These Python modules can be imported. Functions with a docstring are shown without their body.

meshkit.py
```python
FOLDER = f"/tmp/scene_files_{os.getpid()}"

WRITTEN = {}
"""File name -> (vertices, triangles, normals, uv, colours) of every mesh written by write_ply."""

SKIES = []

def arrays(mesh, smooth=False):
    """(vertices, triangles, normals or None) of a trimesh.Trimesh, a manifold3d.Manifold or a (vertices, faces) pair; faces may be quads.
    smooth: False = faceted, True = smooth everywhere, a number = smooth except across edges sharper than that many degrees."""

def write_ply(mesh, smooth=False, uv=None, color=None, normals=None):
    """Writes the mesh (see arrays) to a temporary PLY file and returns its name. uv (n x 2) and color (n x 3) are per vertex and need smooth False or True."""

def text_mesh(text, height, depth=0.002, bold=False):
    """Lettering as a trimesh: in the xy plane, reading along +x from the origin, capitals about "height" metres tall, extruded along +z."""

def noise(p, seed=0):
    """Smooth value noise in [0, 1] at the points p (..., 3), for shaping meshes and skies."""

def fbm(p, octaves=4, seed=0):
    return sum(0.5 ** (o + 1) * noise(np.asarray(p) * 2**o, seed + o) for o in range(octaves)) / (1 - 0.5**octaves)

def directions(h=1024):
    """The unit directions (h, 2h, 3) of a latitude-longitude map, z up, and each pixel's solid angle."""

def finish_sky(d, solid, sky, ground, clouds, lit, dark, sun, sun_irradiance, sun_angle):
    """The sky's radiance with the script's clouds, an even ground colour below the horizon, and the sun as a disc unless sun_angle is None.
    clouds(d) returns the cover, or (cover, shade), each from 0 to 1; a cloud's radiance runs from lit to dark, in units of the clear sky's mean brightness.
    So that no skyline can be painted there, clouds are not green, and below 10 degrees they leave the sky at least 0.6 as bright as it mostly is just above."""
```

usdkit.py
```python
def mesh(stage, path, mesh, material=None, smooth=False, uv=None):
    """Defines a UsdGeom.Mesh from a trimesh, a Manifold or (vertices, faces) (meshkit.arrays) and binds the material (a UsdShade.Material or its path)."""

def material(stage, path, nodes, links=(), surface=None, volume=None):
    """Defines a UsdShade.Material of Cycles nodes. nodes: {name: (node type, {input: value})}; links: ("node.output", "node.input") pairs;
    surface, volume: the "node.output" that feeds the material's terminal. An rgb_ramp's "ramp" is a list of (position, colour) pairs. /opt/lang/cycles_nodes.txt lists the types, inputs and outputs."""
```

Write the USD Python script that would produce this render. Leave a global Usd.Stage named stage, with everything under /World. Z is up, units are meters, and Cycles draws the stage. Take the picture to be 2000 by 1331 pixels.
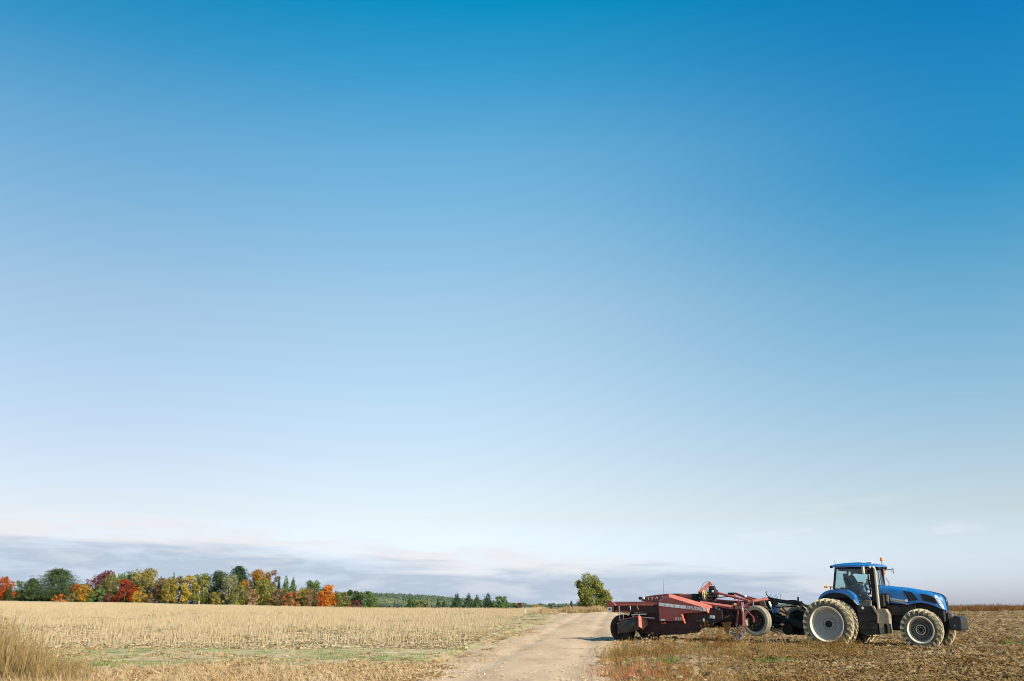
import math
import numpy as np
import trimesh
import shapely.geometry as sg
import manifold3d as m3
import meshkit
import usdkit
from pxr import Usd, UsdGeom, UsdLux, UsdShade, Gf, Sdf, Vt

stage = Usd.Stage.CreateInMemory()
UsdGeom.SetStageUpAxis(stage, UsdGeom.Tokens.z)
UsdGeom.SetStageMetersPerUnit(stage, 1.0)
UsdGeom.Xform.Define(stage, '/World')

# ------------------------------------------------------------------ camera
EYE = 1.7
PITCH = 15.04
cam = UsdGeom.Camera.Define(stage, '/World/camera')
cam.CreateHorizontalApertureAttr(36.0)
cam.CreateVerticalApertureAttr(36.0 * 681 / 1024)
cam.CreateFocalLengthAttr(35.0)
cam.CreateClippingRangeAttr(Gf.Vec2f(0.1, 30000))
cam.CreateExposureAttr(0.8)
cam.AddTranslateOp().Set(Gf.Vec3d(0, 0, EYE))
cam.AddRotateXOp().Set(90 + PITCH)

# ------------------------------------------------------------------ sun and sky
SUN_EL = math.radians(28.5)
SUN_AZ = math.atan2(0.752, -0.659)            # towards the sun, from +y to +x
SUN = np.array([math.cos(SUN_EL) * math.sin(SUN_AZ), math.cos(SUN_EL) * math.cos(SUN_AZ), math.sin(SUN_EL)])
sun = UsdLux.DistantLight.Define(stage, '/World/sun')
sun.CreateIntensityAttr(1.25)
sun.CreateAngleAttr(0.5)
sun.CreateNormalizeAttr(True)
sun.CreateColorAttr(Gf.Vec3f(1.0, 0.875, 0.70))
_x = np.cross([0, 0, 1], SUN); _x /= np.linalg.norm(_x); _y = np.cross(SUN, _x)
sun.AddTransformOp().Set(Gf.Matrix4d(*_x, 0, *_y, 0, *SUN, 0, 0, 0, 0, 1))

G = 1 / (0.10 * 1.741)                      # radiance that shows as a linear value of one


def lin(r, g, b):
    return tuple(((v / 255 + 0.055) / 1.055) ** 2.4 if v > 10 else v / 255 / 12.92 for v in (r, g, b))


def cl(r, g, b):
    return tuple(v * G for v in lin(r, g, b))


sky_nodes = {
    'tc': ('texture_coordinate', {}),
    'xyz': ('separate_xyz', {}),
    'sky': ('sky_texture', {'sky_type': 'single_scattering', 'sun_disc': False, 'sun_elevation': SUN_EL, 'sun_rotation': SUN_AZ % (2 * math.pi)}),
    'tone': ('rgb_ramp', {'ramp': [(0.0, (0.87, 0.97, 1.55)), (0.03, (0.88, 0.97, 1.42)), (0.087, (0.98, 0.88, 0.91)), (0.142, (1.045, 0.935, 0.90)), (0.21, (1.08, 1.045, 0.96)), (0.292, (1.09, 1.15, 1.02)),
                                   (0.36, (0.88, 1.19, 1.11)), (0.433, (0.62, 1.19, 1.19)), (0.50, (0.22, 1.08, 1.20)), (0.555, (0.02, 1.01, 1.17)), (0.62, (0.03, 0.92, 1.10)), (0.80, (0.30, 0.88, 1.0)), (1.0, (0.50, 0.86, 0.95))]}),
    'toned': ('mix', {'mix_type': 'multiply', 'fac': 1.0}),
    # a filter on the lens turns the sky deeper on the right and, less, on the left
    'lx': ('map_range', {'range_type': 'smoothstep', 'from_min': 0.0, 'from_max': -0.45, 'to_min': 0.0, 'to_max': 1.0, 'clamp': True}),
    'lmix': ('mix', {'color1': (1.0, 1.0, 1.0), 'color2': (0.82, 0.79, 0.81)}),
    'lmul': ('mix', {'mix_type': 'multiply', 'fac': 1.0}),
    'rx': ('map_range', {'range_type': 'smoothstep', 'from_min': 0.0, 'from_max': 0.45, 'to_min': 0.0, 'to_max': 1.0, 'clamp': True}),
    'rz': ('map_range', {'from_min': 0.0, 'from_max': 0.388, 'to_min': 0.0, 'to_max': 1.0, 'clamp': True}),
    'rp': ('math', {'math_type': 'power', 'value2': 1.5}),
    'rf': ('math', {'math_type': 'multiply'}),
    'rmix': ('mix', {'color1': (1.0, 1.0, 1.0), 'color2': (0.17, 0.69, 0.88)}),
    'sided': ('mix', {'mix_type': 'multiply', 'fac': 1.0}),
    # the cloud bank above the horizon
    'az': ('math', {'math_type': 'arctan2'}),
    'el': ('math', {'math_type': 'arcsine'}),
    'azn': ('math', {'math_type': 'multiply', 'value2': 6.0}),
    'eln': ('math', {'math_type': 'multiply', 'value2': 62.0}),
    'v': ('combine_xyz', {'z': 3.7}),
    'n1': ('noise_texture', {'scale': 1.3, 'detail': 6.0, 'roughness': 0.55, 'distortion': 0.35}),
    'azn2': ('math', {'math_type': 'multiply', 'value2': 9.0}),
    'eln2': ('math', {'math_type': 'multiply', 'value2': 48.0}),
    'v2': ('combine_xyz', {'z': 9.1}),
    'n2': ('noise_texture', {'scale': 1.0, 'detail': 5.0, 'roughness': 0.6, 'distortion': 0.2}),
    'azf': ('map_range', {'from_min': -math.pi, 'from_max': math.pi, 'to_min': 0.0, 'to_max': 1.0, 'clamp': True}),
    # height of the bank's upper edge in degrees / 10 along the horizon
    'edge': ('rgb_ramp', {'ramp': [(p, (h / 10, h / 10, h / 10)) for p, h in
                                   ((0.0, 1.5), (0.25, 3.4), (0.40, 4.9), (0.424, 4.75), (0.45, 4.4), (0.475, 3.8), (0.50, 3.2), (0.515, 2.6), (0.53, 2.2), (0.543, 1.8), (0.553, 0.9), (0.57, -0.6), (0.80, -0.6), (1.0, 1.5))]}),
    'edger': ('math', {'math_type': 'multiply', 'value2': math.radians(10.0)}),
    'wob': ('math', {'math_type': 'subtract', 'value2': 0.5}),
    'wob2': ('math', {'math_type': 'multiply', 'value2': math.radians(2.2)}),
    'dep': ('math', {'math_type': 'subtract'}),          # depth under the edge
    'dep2': ('math', {'math_type': 'add'}),
    'cover': ('map_range', {'range_type': 'smoothstep', 'from_min': math.radians(-0.25), 'from_max': math.radians(0.55), 'to_min': 0.0, 'to_max': 1.0, 'clamp': True}),
    'gaps': ('map_range', {'range_type': 'smoothstep', 'from_min': 0.34, 'from_max': 0.56, 'to_min': 0.50, 'to_max': 0.97, 'clamp': True}),
    'cov': ('math', {'math_type': 'multiply'}),
    'thin': ('map_range', {'range_type': 'smoothstep', 'from_min': -0.05, 'from_max': 0.17, 'to_min': 0.0, 'to_max': math.radians(1.0), 'clamp': True}),
    'dep3': ('math', {'math_type': 'add'}),
    'under': ('map_range', {'range_type': 'smoothstep', 'from_min': math.radians(0.85), 'from_max': math.radians(1.75), 'to_min': 0.0, 'to_max': 1.0, 'clamp': True}),
    'streak': ('map_range', {'range_type': 'smoothstep', 'from_min': 0.46, 'from_max': 0.66, 'to_min': 0.0, 'to_max': 0.50, 'clamp': True}),
    'inv': ('math', {'math_type': 'subtract', 'value1': 1.0}),
    'dark': ('math', {'math_type': 'multiply'}),
    'cc': ('mix', {'color1': cl(236, 238, 242), 'color2': cl(177, 195, 215)}),
    'out': ('mix', {}),
    'wispm': ('map_range', {'range_type': 'smoothstep', 'from_min': 0.56, 'from_max': 0.72, 'to_min': 0.0, 'to_max': 0.35, 'clamp': True}),
    'wispe': ('map_range', {'range_type': 'smoothstep', 'from_min': math.radians(7.5), 'from_max': math.radians(3.0), 'to_min': 0.0, 'to_max': 1.0, 'clamp': True}),
    'wisp': ('math', {'math_type': 'multiply'}),
    'wmix': ('mix', {'color2': cl(240, 243, 248)}),
    'bg': ('background_shader', {'strength': 0.10}),
}
sky_links = [('tc.generated', 'xyz.vector'), ('xyz.z', 'tone.fac'), ('sky.color', 'toned.color1'), ('tone.color', 'toned.color2'),
             ('xyz.x', 'lx.value'), ('lx.result', 'lmix.fac'), ('toned.color', 'lmul.color1'), ('lmix.color', 'lmul.color2'),
             ('xyz.x', 'rx.value'), ('xyz.z', 'rz.value'), ('rx.result', 'rf.value1'), ('rz.result', 'rp.value1'), ('rp.value', 'rf.value2'), ('rf.value', 'rmix.fac'), ('lmul.color', 'sided.color1'), ('rmix.color', 'sided.color2'),
             ('xyz.x', 'az.value1'), ('xyz.y', 'az.value2'), ('xyz.z', 'el.value1'),
             ('az.value', 'azn.value1'), ('el.value', 'eln.value1'), ('azn.value', 'v.x'), ('eln.value', 'v.y'), ('v.vector', 'n1.vector'),
             ('az.value', 'azn2.value1'), ('el.value', 'eln2.value1'), ('azn2.value', 'v2.x'), ('eln2.value', 'v2.y'), ('v2.vector', 'n2.vector'),
             ('az.value', 'azf.value'), ('azf.result', 'edge.fac'), ('edge.color', 'edger.value1'),
             ('n1.fac', 'wob.value1'), ('wob.value', 'wob2.value1'), ('edger.value', 'dep.value1'), ('el.value', 'dep.value2'),
             ('dep.value', 'dep2.value1'), ('wob2.value', 'dep2.value2'), ('dep2.value', 'cover.value'), ('n2.fac', 'gaps.value'),
             ('cover.result', 'cov.value1'), ('gaps.result', 'cov.value2'), ('az.value', 'thin.value'), ('dep2.value', 'dep3.value1'), ('thin.result', 'dep3.value2'), ('dep3.value', 'under.value'), ('n2.fac', 'streak.value'),
             ('streak.result', 'inv.value2'), ('under.result', 'dark.value1'), ('inv.value', 'dark.value2'), ('dark.value', 'cc.fac'),
             ('n2.fac', 'wispm.value'), ('el.value', 'wispe.value'), ('wispm.result', 'wisp.value1'), ('wispe.result', 'wisp.value2'),
             ('wisp.value', 'wmix.fac'), ('sided.color', 'wmix.color1'), ('wmix.color', 'out.color1'), ('cc.color', 'out.color2'), ('cov.value', 'out.fac'), ('out.color', 'bg.color')]
dome = UsdLux.DomeLight.Define(stage, '/World/sky')
UsdShade.MaterialBindingAPI.Apply(dome.GetPrim()).Bind(usdkit.material(stage, '/World/Looks/sky', sky_nodes, sky_links, surface='bg.background'))
dome.GetPrim().SetCustomDataByKey('kind', 'structure')

# ------------------------------------------------------------------ helpers
_names = {}


def numbered(path):
    n = _names.get(path, 0)
    _names[path] = n + 1
    return path if n == 0 else f'{path}_{n:03d}'


def data(prim, label=None, category=None, group=None, kind=None):
    for k, v in (('label', label), ('category', category), ('group', group), ('kind', kind)):
        if v:
            prim.SetCustomDataByKey(k, v)
    return prim


def obj(name, mesh, mat, parent=None, smooth=False, label=None):
    """One Mesh prim under parent (a path) or /World."""
    if isinstance(mesh, (list, tuple)) and mesh and isinstance(mesh[0], trimesh.Trimesh):
        mesh = trimesh.util.concatenate(mesh)
    path = numbered(f'{parent or "/World"}/{name}')
    p = usdkit.mesh(stage, path, mesh, mat, smooth=smooth).GetPrim()
    if label:
        p.SetCustomDataByKey('label', label)
    return path


def thing(name, loc, rotz, label, category, group=None):
    path = numbered(f'/World/{name}')
    x = UsdGeom.Xform.Define(stage, path)
    x.AddTranslateOp().Set(Gf.Vec3d(*[float(v) for v in loc]))
    if rotz:
        x.AddRotateZOp().Set(float(rotz))
    data(x.GetPrim(), label, category, group)
    return path


def top(path, **k):
    return data(stage.GetPrimAtPath(path), **k)


def hull(pts):
    return trimesh.convex.convex_hull(np.asarray(pts, float))


def box(c, s, bevel=0.0, rot=None):
    """A box of size s centred at c with chamfered edges; rot: 3x3."""
    s = np.asarray(s, float) / 2
    b = min(bevel, 0.45 * s.min() * 2)
    pts = []
    for sx in (-1, 1):
        for sy in (-1, 1):
            for sz in (-1, 1):
                q = np.array([sx, sy, sz])
                if b <= 0:
                    pts.append(q * s)
                else:
                    for k in range(3):
                        e = s - b; e[k] = s[k]
                        pts.append(q * e)
    pts = np.array(pts)
    if rot is not None:
        pts = pts @ np.asarray(rot).T
    return hull(pts + np.asarray(c, float))


def frame(d, upv=(0, 0, 1)):
    d = np.asarray(d, float); d = d / np.linalg.norm(d)
    u = np.asarray(upv, float)
    if abs(d @ u) > 0.98:
        u = np.array([1.0, 0, 0])
    s = np.cross(u, d); s /= np.linalg.norm(s)
    return d, s, np.cross(d, s)


def bar(p0, p1, w, h, bevel=0.006, roll=0.0):
    """A rectangular bar from p0 to p1, w wide sideways, h high."""
    p0, p1 = np.asarray(p0, float), np.asarray(p1, float)
    d, s, u = frame(p1 - p0)
    if roll:
        c, q = math.cos(roll), math.sin(roll)
        s, u = c * s + q * u, -q * s + c * u
    return box((p0 + p1) / 2, (np.linalg.norm(p1 - p0), w, h), bevel, np.stack([d, s, u], 1))


def tube(pts, r, n=8):
    """A round tube through pts; r a number or one per point."""
    pts = np.asarray(pts, float)
    r = np.broadcast_to(np.asarray(r, float), (len(pts),))
    rings = []
    for i, p in enumerate(pts):
        d = pts[min(i + 1, len(pts) - 1)] - pts[max(i - 1, 0)]
        d, s, u = frame(d)
        a = np.arange(n) * 2 * math.pi / n
        rings.append(p + r[i] * (np.cos(a)[:, None] * s + np.sin(a)[:, None] * u))
    v = np.concatenate(rings + [pts[:1], pts[-1:]])
    f = []
    for i in range(len(pts) - 1):
        for k in range(n):
            a, b = i * n + k, i * n + (k + 1) % n
            f += [[a, b, b + n], [a, b + n, a + n]]
    e = len(pts) * n
    for k in range(n):
        f += [[e, (k + 1) % n, k], [e + 1, e - n + k, e - n + (k + 1) % n]]
    return trimesh.Trimesh(v, np.array(f), process=False)


def curve(pts, n=16):
    """Smooth points through pts."""
    from scipy.interpolate import CubicSpline
    pts = np.asarray(pts, float)
    t = np.r_[0, np.cumsum(np.linalg.norm(np.diff(pts, axis=0), axis=1))]
    return CubicSpline(t, pts)(np.linspace(0, t[-1], n))


def lathe(prof, n=40, c=(0, 0, 0)):
    """prof: (radius, y) pairs round the y axis."""
    prof = np.asarray(prof, float)
    a = np.arange(n) * 2 * math.pi / n
    v = np.stack([prof[:, None, 0] * np.cos(a), np.broadcast_to(prof[:, None, 1], (len(prof), n)), prof[:, None, 0] * np.sin(a)], -1).reshape(-1, 3)
    f = []
    for i in range(len(prof) - 1):
        for k in range(n):
            p, q = i * n + k, i * n + (k + 1) % n
            f += [[p, q + n, q], [p, p + n, q + n]]
    m = trimesh.Trimesh(v + np.asarray(c, float), np.array(f), process=False)
    return m


def prism(poly, y0, y1):
    """A polygon of (x, z) pairs extruded from y0 to y1."""
    m = trimesh.creation.extrude_polygon(sg.Polygon(poly), abs(y1 - y0), engine='earcut')
    v = m.vertices
    return trimesh.Trimesh(np.stack([v[:, 0], max(y0, y1) - v[:, 2], v[:, 1]], 1), m.faces, process=False)


def drape(poly, surf, thick, off=0.002, edge=0.05):
    """A polygon of (x, z) pairs laid as a thin plate on the side surface y = -surf(x, z)."""
    p = poly if isinstance(poly, sg.base.BaseGeometry) else sg.Polygon(poly)
    m = trimesh.creation.extrude_polygon(p, thick, engine='earcut')
    m = trimesh.Trimesh(*trimesh.remesh.subdivide_to_size(m.vertices, m.faces, edge)) if edge else m
    v = m.vertices
    s = np.array([surf(a, b) for a, b in v[:, :2]])
    return trimesh.Trimesh(np.stack([v[:, 0], -s - off - v[:, 2], v[:, 1]], 1), m.faces, process=False)


def text_on(text, h, surf, x, z, slope=0.0, thick=0.004, bold=True, off=0.003, stretch=1.0, shear=0.0):
    m = meshkit.text_mesh(text, h, thick, bold)
    v = m.vertices.copy()
    tx, tz = v[:, 0] * stretch + shear * v[:, 1], v[:, 1]
    X, Z = x + tx, z + tz + slope * tx
    s = np.array([surf(a, b) for a, b in zip(X, Z)])
    return trimesh.Trimesh(np.stack([X, -s - off - v[:, 2], Z], 1), m.faces, process=False)


def mirror(m):
    return trimesh.Trimesh(m.vertices * [1, -1, 1], m.faces[:, ::-1], process=False)


def move(m, d):
    return trimesh.Trimesh(m.vertices + np.asarray(d, float), m.faces, process=False)


# ------------------------------------------------------------------ materials
def mat(name, nodes, links, surface):
    return usdkit.material(stage, f'/World/Looks/{name}', nodes, links, surface=surface)


def paint(name, col, rough=0.4, dirt=(0.30, 0.23, 0.15), dirty=0.35, scale=3.0, metallic=0.0, coat=0.0, spec=0.5, bump=0.0, fade=None):
    """Paint or plastic with a film of dust in soft patches."""
    nodes = {'g': ('texture_coordinate', {}), 'n': ('noise_texture', {'scale': scale, 'detail': 6.0, 'roughness': 0.62}),
             'm': ('map_range', {'from_min': 0.38, 'from_max': 0.72, 'to_min': 0.0, 'to_max': dirty, 'clamp': True}),
             'n2': ('noise_texture', {'scale': scale * 9, 'detail': 3.0}),
             'f': ('mix', {'color1': col, 'color2': fade or tuple(min(1, c * 1.25) for c in col)}),
             'c': ('mix', {'color2': dirt}), 'r': ('map_range', {'from_min': 0.3, 'from_max': 0.7, 'to_min': rough * 0.85, 'to_max': min(1, rough * 1.3)}),
             'p': ('principled_bsdf', {'metallic': metallic, 'coat_weight': coat, 'coat_roughness': 0.12, 'specular_ior_level': spec})}
    links = [('g.object', 'n.vector'), ('g.object', 'n2.vector'), ('n.fac', 'm.value'), ('n2.fac', 'f.fac'), ('f.color', 'c.color1'), ('m.result', 'c.fac'), ('c.color', 'p.base_color'), ('n.fac', 'r.value'), ('r.result', 'p.roughness')]
    if bump:
        nodes['b'] = ('bump', {'strength': bump, 'distance': 0.01})
        links += [('n2.fac', 'b.height'), ('b.normal', 'p.normal')]
    return mat(name, nodes, links, 'p.BSDF')


def leafy(name, cols, tl=0.3):
    """Leaves: each leaf its own tone out of cols; a part of the light passes through."""
    nodes = {'g': ('geometry', {}), 'r': ('rgb_ramp', {'ramp': list(cols)}), 'd': ('diffuse_bsdf', {}), 't': ('translucent_bsdf', {}), 'x': ('mix_closure', {'fac': tl})}
    return mat(name, nodes, [('g.random_per_island', 'r.fac'), ('r.color', 'd.color'), ('r.color', 't.color'), ('d.BSDF', 'x.closure1'), ('t.BSDF', 'x.closure2')], 'x.closure')


def glass(name, tint):
    return mat(name, {'f': ('layer_weight', {'blend': 0.5}), 'w': ('math', {'math_type': 'power', 'value2': 5.0}), 'q': ('math', {'math_type': 'multiply_add', 'value2': 0.55, 'value3': 0.035}),
                      't': ('transparent_bsdf', {'color': tint}), 'g': ('glossy_bsdf', {'color': (0.9, 0.95, 1.0), 'roughness': 0.03}), 'x': ('mix_closure', {})},
               [('f.facing', 'w.value1'), ('w.value', 'q.value1'), ('q.value', 'x.fac'), ('t.BSDF', 'x.closure1'), ('g.BSDF', 'x.closure2')], 'x.closure')


M = {}
M['blue'] = paint('blue_paint', (0.003, 0.112, 0.335), 0.34, dirty=0.10, scale=4, coat=0.3)
M['black'] = paint('black_plastic', (0.006, 0.006, 0.007), 0.5, dirty=0.04, spec=0.3)
M['iron'] = paint('dark_iron', (0.009, 0.008, 0.008), 0.6, dirty=0.10, scale=5, spec=0.3)
M['weight'] = paint('weight_paint', (0.008, 0.0085, 0.012), 0.45, dirty=0.06)
M['tyre'] = paint('tractor_tyre_rubber', (0.05, 0.045, 0.037), 0.85, dirt=(0.24, 0.195, 0.125), dirty=0.75, scale=4, spec=0.2)
M['lug'] = paint('dusty_tread_rubber', (0.34, 0.29, 0.19), 0.9, dirt=(0.48, 0.40, 0.27), dirty=0.8, scale=5, spec=0.15)
M['tyre2'] = paint('pale_tyre_rubber', (0.20, 0.175, 0.13), 0.9, dirt=(0.40, 0.34, 0.24), dirty=0.8, scale=4, spec=0.15)
M['tyre3'] = paint('black_tyre_rubber', (0.008, 0.008, 0.010), 0.8, dirty=0.08, scale=5, spec=0.25)
M['rim'] = paint('rim_paint', (0.58, 0.51, 0.40), 0.5, dirt=(0.36, 0.28, 0.18), dirty=0.55, scale=4, bump=0.1)
M['disc'] = paint('wheel_disc_paint', (0.27, 0.27, 0.265), 0.5, dirt=(0.22, 0.18, 0.12), dirty=0.5, scale=5, bump=0.1)
M['rimdark'] = paint('front_rim_paint', (0.075, 0.075, 0.075), 0.55, dirt=(0.32, 0.26, 0.17), dirty=0.5, scale=6)
M['mud'] = paint('muddy_plastic', (0.17, 0.135, 0.095), 0.75, dirt=(0.40, 0.32, 0.22), dirty=0.8, scale=4)
M['tank'] = paint('tank_plastic', (0.010, 0.009, 0.009), 0.6, dirt=(0.12, 0.09, 0.06), dirty=0.3, scale=2.2)
M['pipe'] = paint('exhaust_steel', (0.33, 0.29, 0.25), 0.45, dirt=(0.3, 0.2, 0.13), dirty=0.5, metallic=0.4)
M['steel'] = paint('bare_steel', (0.45, 0.48, 0.52), 0.35, dirt=(0.2, 0.15, 0.1), dirty=0.3, metallic=0.6)
M['white'] = paint('white_plastic', (0.78, 0.77, 0.74), 0.5, dirty=0.12)
M['decal'] = paint('white_decal', (0.74, 0.73, 0.72), 0.6, dirty=0.25, scale=8)
M['gold'] = paint('gold_decal', (0.50, 0.33, 0.12), 0.5, dirty=0.1)
M['amber'] = paint('amber_lens', (0.85, 0.30, 0.03), 0.25, dirty=0.05)
M['orange'] = paint('orange_lens', (0.85, 0.16, 0.03), 0.25, dirty=0.05)
M['lamp'] = paint('lamp_lens', (0.52, 0.54, 0.56), 0.12, dirty=0.1, coat=0.6)
M['seat'] = paint('seat_cloth', (0.02, 0.03, 0.035), 0.8, dirty=0.05)
M['pane'] = glass('tinted_glass', (0.82, 0.92, 0.925))
M['screen'] = glass('windscreen_glass', (0.92, 0.96, 0.97))
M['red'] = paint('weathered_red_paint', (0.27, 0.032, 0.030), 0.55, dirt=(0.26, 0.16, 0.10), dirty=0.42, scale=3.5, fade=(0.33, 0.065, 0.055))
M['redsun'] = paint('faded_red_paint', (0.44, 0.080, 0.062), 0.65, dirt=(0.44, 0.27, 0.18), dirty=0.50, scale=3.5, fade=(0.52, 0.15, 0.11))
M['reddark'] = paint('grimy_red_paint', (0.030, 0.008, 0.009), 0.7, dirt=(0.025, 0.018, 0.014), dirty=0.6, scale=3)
M['flag'] = paint('bright_red_paint', (0.72, 0.07, 0.03), 0.5, dirty=0.1)
M['grime'] = paint('greasy_iron', (0.016, 0.011, 0.009), 0.7, dirt=(0.08, 0.05, 0.03), dirty=0.4, scale=7)
M['blade'] = paint('disc_blade_steel', (0.16, 0.19, 0.24), 0.4, dirt=(0.12, 0.10, 0.08), dirty=0.4, scale=8, metallic=0.3)
M['rust'] = paint('rusty_iron', (0.20, 0.095, 0.045), 0.8, dirt=(0.36, 0.22, 0.11), dirty=0.6, scale=6)
M['cream'] = paint('cream_pulley_paint', (0.48, 0.39, 0.21), 0.6, dirty=0.5, scale=9)
M['share'] = paint('worn_share_steel', (0.22, 0.105, 0.03), 0.6, dirt=(0.26, 0.16, 0.07), dirty=0.6, scale=6)
M['rubber'] = paint('black_rubber_sheet', (0.007, 0.007, 0.008), 0.5, dirt=(0.12, 0.10, 0.08), dirty=0.25, scale=3)
M['hose'] = paint('hydraulic_hose_rubber', (0.012, 0.012, 0.012), 0.5, dirty=0.1)
M['bluegear'] = paint('blue_hydraulic_paint', (0.03, 0.14, 0.40), 0.4, dirty=0.3)
M['skin'] = paint('skin', (0.46, 0.27, 0.19), 0.6, dirty=0.0)
M['jacket'] = paint('dark_jacket_cloth', (0.025, 0.027, 0.032), 0.9, dirty=0.05)
M['jeans'] = paint('blue_jeans_cloth', (0.07, 0.12, 0.17), 0.9, dirty=0.1)
M['bark'] = paint('bark', (0.11, 0.085, 0.065), 0.95, dirty=0.2, scale=5)
M['birchbark'] = paint('pale_bark', (0.52, 0.47, 0.40), 0.9, dirty=0.3, scale=5)

# ------------------------------------------------------------------ terrain
from scipy.interpolate import PchipInterpolator
_az = np.radians([-60, -31, -26.5, -22, -15, -11.2, -6.6, 0.0, 3.4, 5.7, 12, 24, 31, 60])
_dist = np.array([0, 12, 25, 45, 70, 100, 128, 160, 220, 350, 600, 1000, 2500, 9000.0])
_rows = np.array([
    # 0  12   25    45    70   100   128   160   220   350   600  1000 2500 9000
    [0, 0.0, 0.00, 0.12, 0.45, 0.98, 1.45, 1.98, 2.75, 3.9, 5.0, 4.0, 0, -60],
    [0, 0.0, 0.00, 0.12, 0.45, 0.98, 1.45, 1.98, 2.75, 3.9, 5.0, 4.0, 0, -60],
    [0, 0.0, 0.00, 0.12, 0.45, 0.98, 1.45, 1.98, 2.75, 3.8, 5.0, 4.0, 0, -60],
    [0, 0.0, 0.00, 0.12, 0.45, 0.95, 1.40, 1.90, 2.60, 3.5, 4.6, 3.8, 0, -60],
    [0, 0.0, 0.00, 0.12, 0.43, 0.88, 1.28, 1.66, 2.05, 2.7, 3.4, 3.0, 0, -60],
    [0, 0.0, 0.00, 0.12, 0.42, 0.85, 1.22, 1.52, 1.66, 1.9, 2.4, 2.0, 0, -60],
    [0, 0.0, 0.00, 0.12, 0.42, 0.84, 1.16, 1.36, 1.30, 0.9, 0.8, 0.5, 0, -60],
    [0, 0.0, 0.00, 0.12, 0.42, 0.84, 1.15, 1.28, 1.05, 0.4, 0.0, 0.0, 0, -60],
    [0, 0.0, 0.00, 0.12, 0.48, 1.02, 1.52, 1.70, 1.35, 0.6, 0.0, 0.0, 0, -60],
    [0, 0.0, 0.00, 0.12, 0.52, 1.15, 1.74, 1.90, 1.50, 0.8, 0.0, 0.0, 0, -60],
    [0, 0.0, 0.00, 0.12, 0.52, 1.15, 1.66, 1.75, 1.30, 0.6, 0.0, 0.0, 0, -60],
    [0, 0.0, 0.02, 0.14, 0.58, 1.20, 1.48, 1.40, 1.00, 0.4, 0.0, 0.0, 0, -60],
    [0, 0.0, 0.02, 0.14, 0.58, 1.20, 1.48, 1.40, 1.00, 0.4, 0.0, 0.0, 0, -60],
    [0, 0.0, 0.02, 0.14, 0.58, 1.20, 1.48, 1.40, 1.00, 0.4, 0.0, 0.0, 0, -60]])
_fine = np.unique(np.r_[np.linspace(0, 60, 61), np.geomspace(60, 9000, 200)])
_prof = np.stack([PchipInterpolator(_dist, r)(_fine) for r in _rows])


def height(x, y):
    """The lie of the land."""
    x, y = np.broadcast_arrays(np.asarray(x, float), np.asarray(y, float))
    d = np.hypot(x, y)
    a = np.clip(np.arctan2(x, np.where(np.abs(y) < 1e-9, 1e-9, y)), _az[0], _az[-1])
    i = np.clip(np.searchsorted(_az, a) - 1, 0, len(_az) - 2)
    t = (a - _az[i]) / (_az[i + 1] - _az[i])
    t = t * t * (3 - 2 * t)
    j = np.clip(np.searchsorted(_fine, d) - 1, 0, len(_fine) - 2)
    u = np.clip((d - _fine[j]) / (_fine[j + 1] - _fine[j]), 0, 1)
    at = lambda q: _prof[q, j] * (1 - u) + _prof[q, j + 1] * u
    front = np.clip((y + 5) / 15, 0, 1)
    return (at(i) * (1 - t) + at(i + 1) * t) * front


def road_mid(y):
    """x of the track's middle."""
    return np.interp(y, [-40, 15, 25, 35, 45, 53, 62, 80, 100, 125, 150, 260], [-4.5, -1.0, 0.0, 0.9, 1.9, 2.65, 3.6, 5.6, 7.9, 11.1, 14.5, 27])


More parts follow.
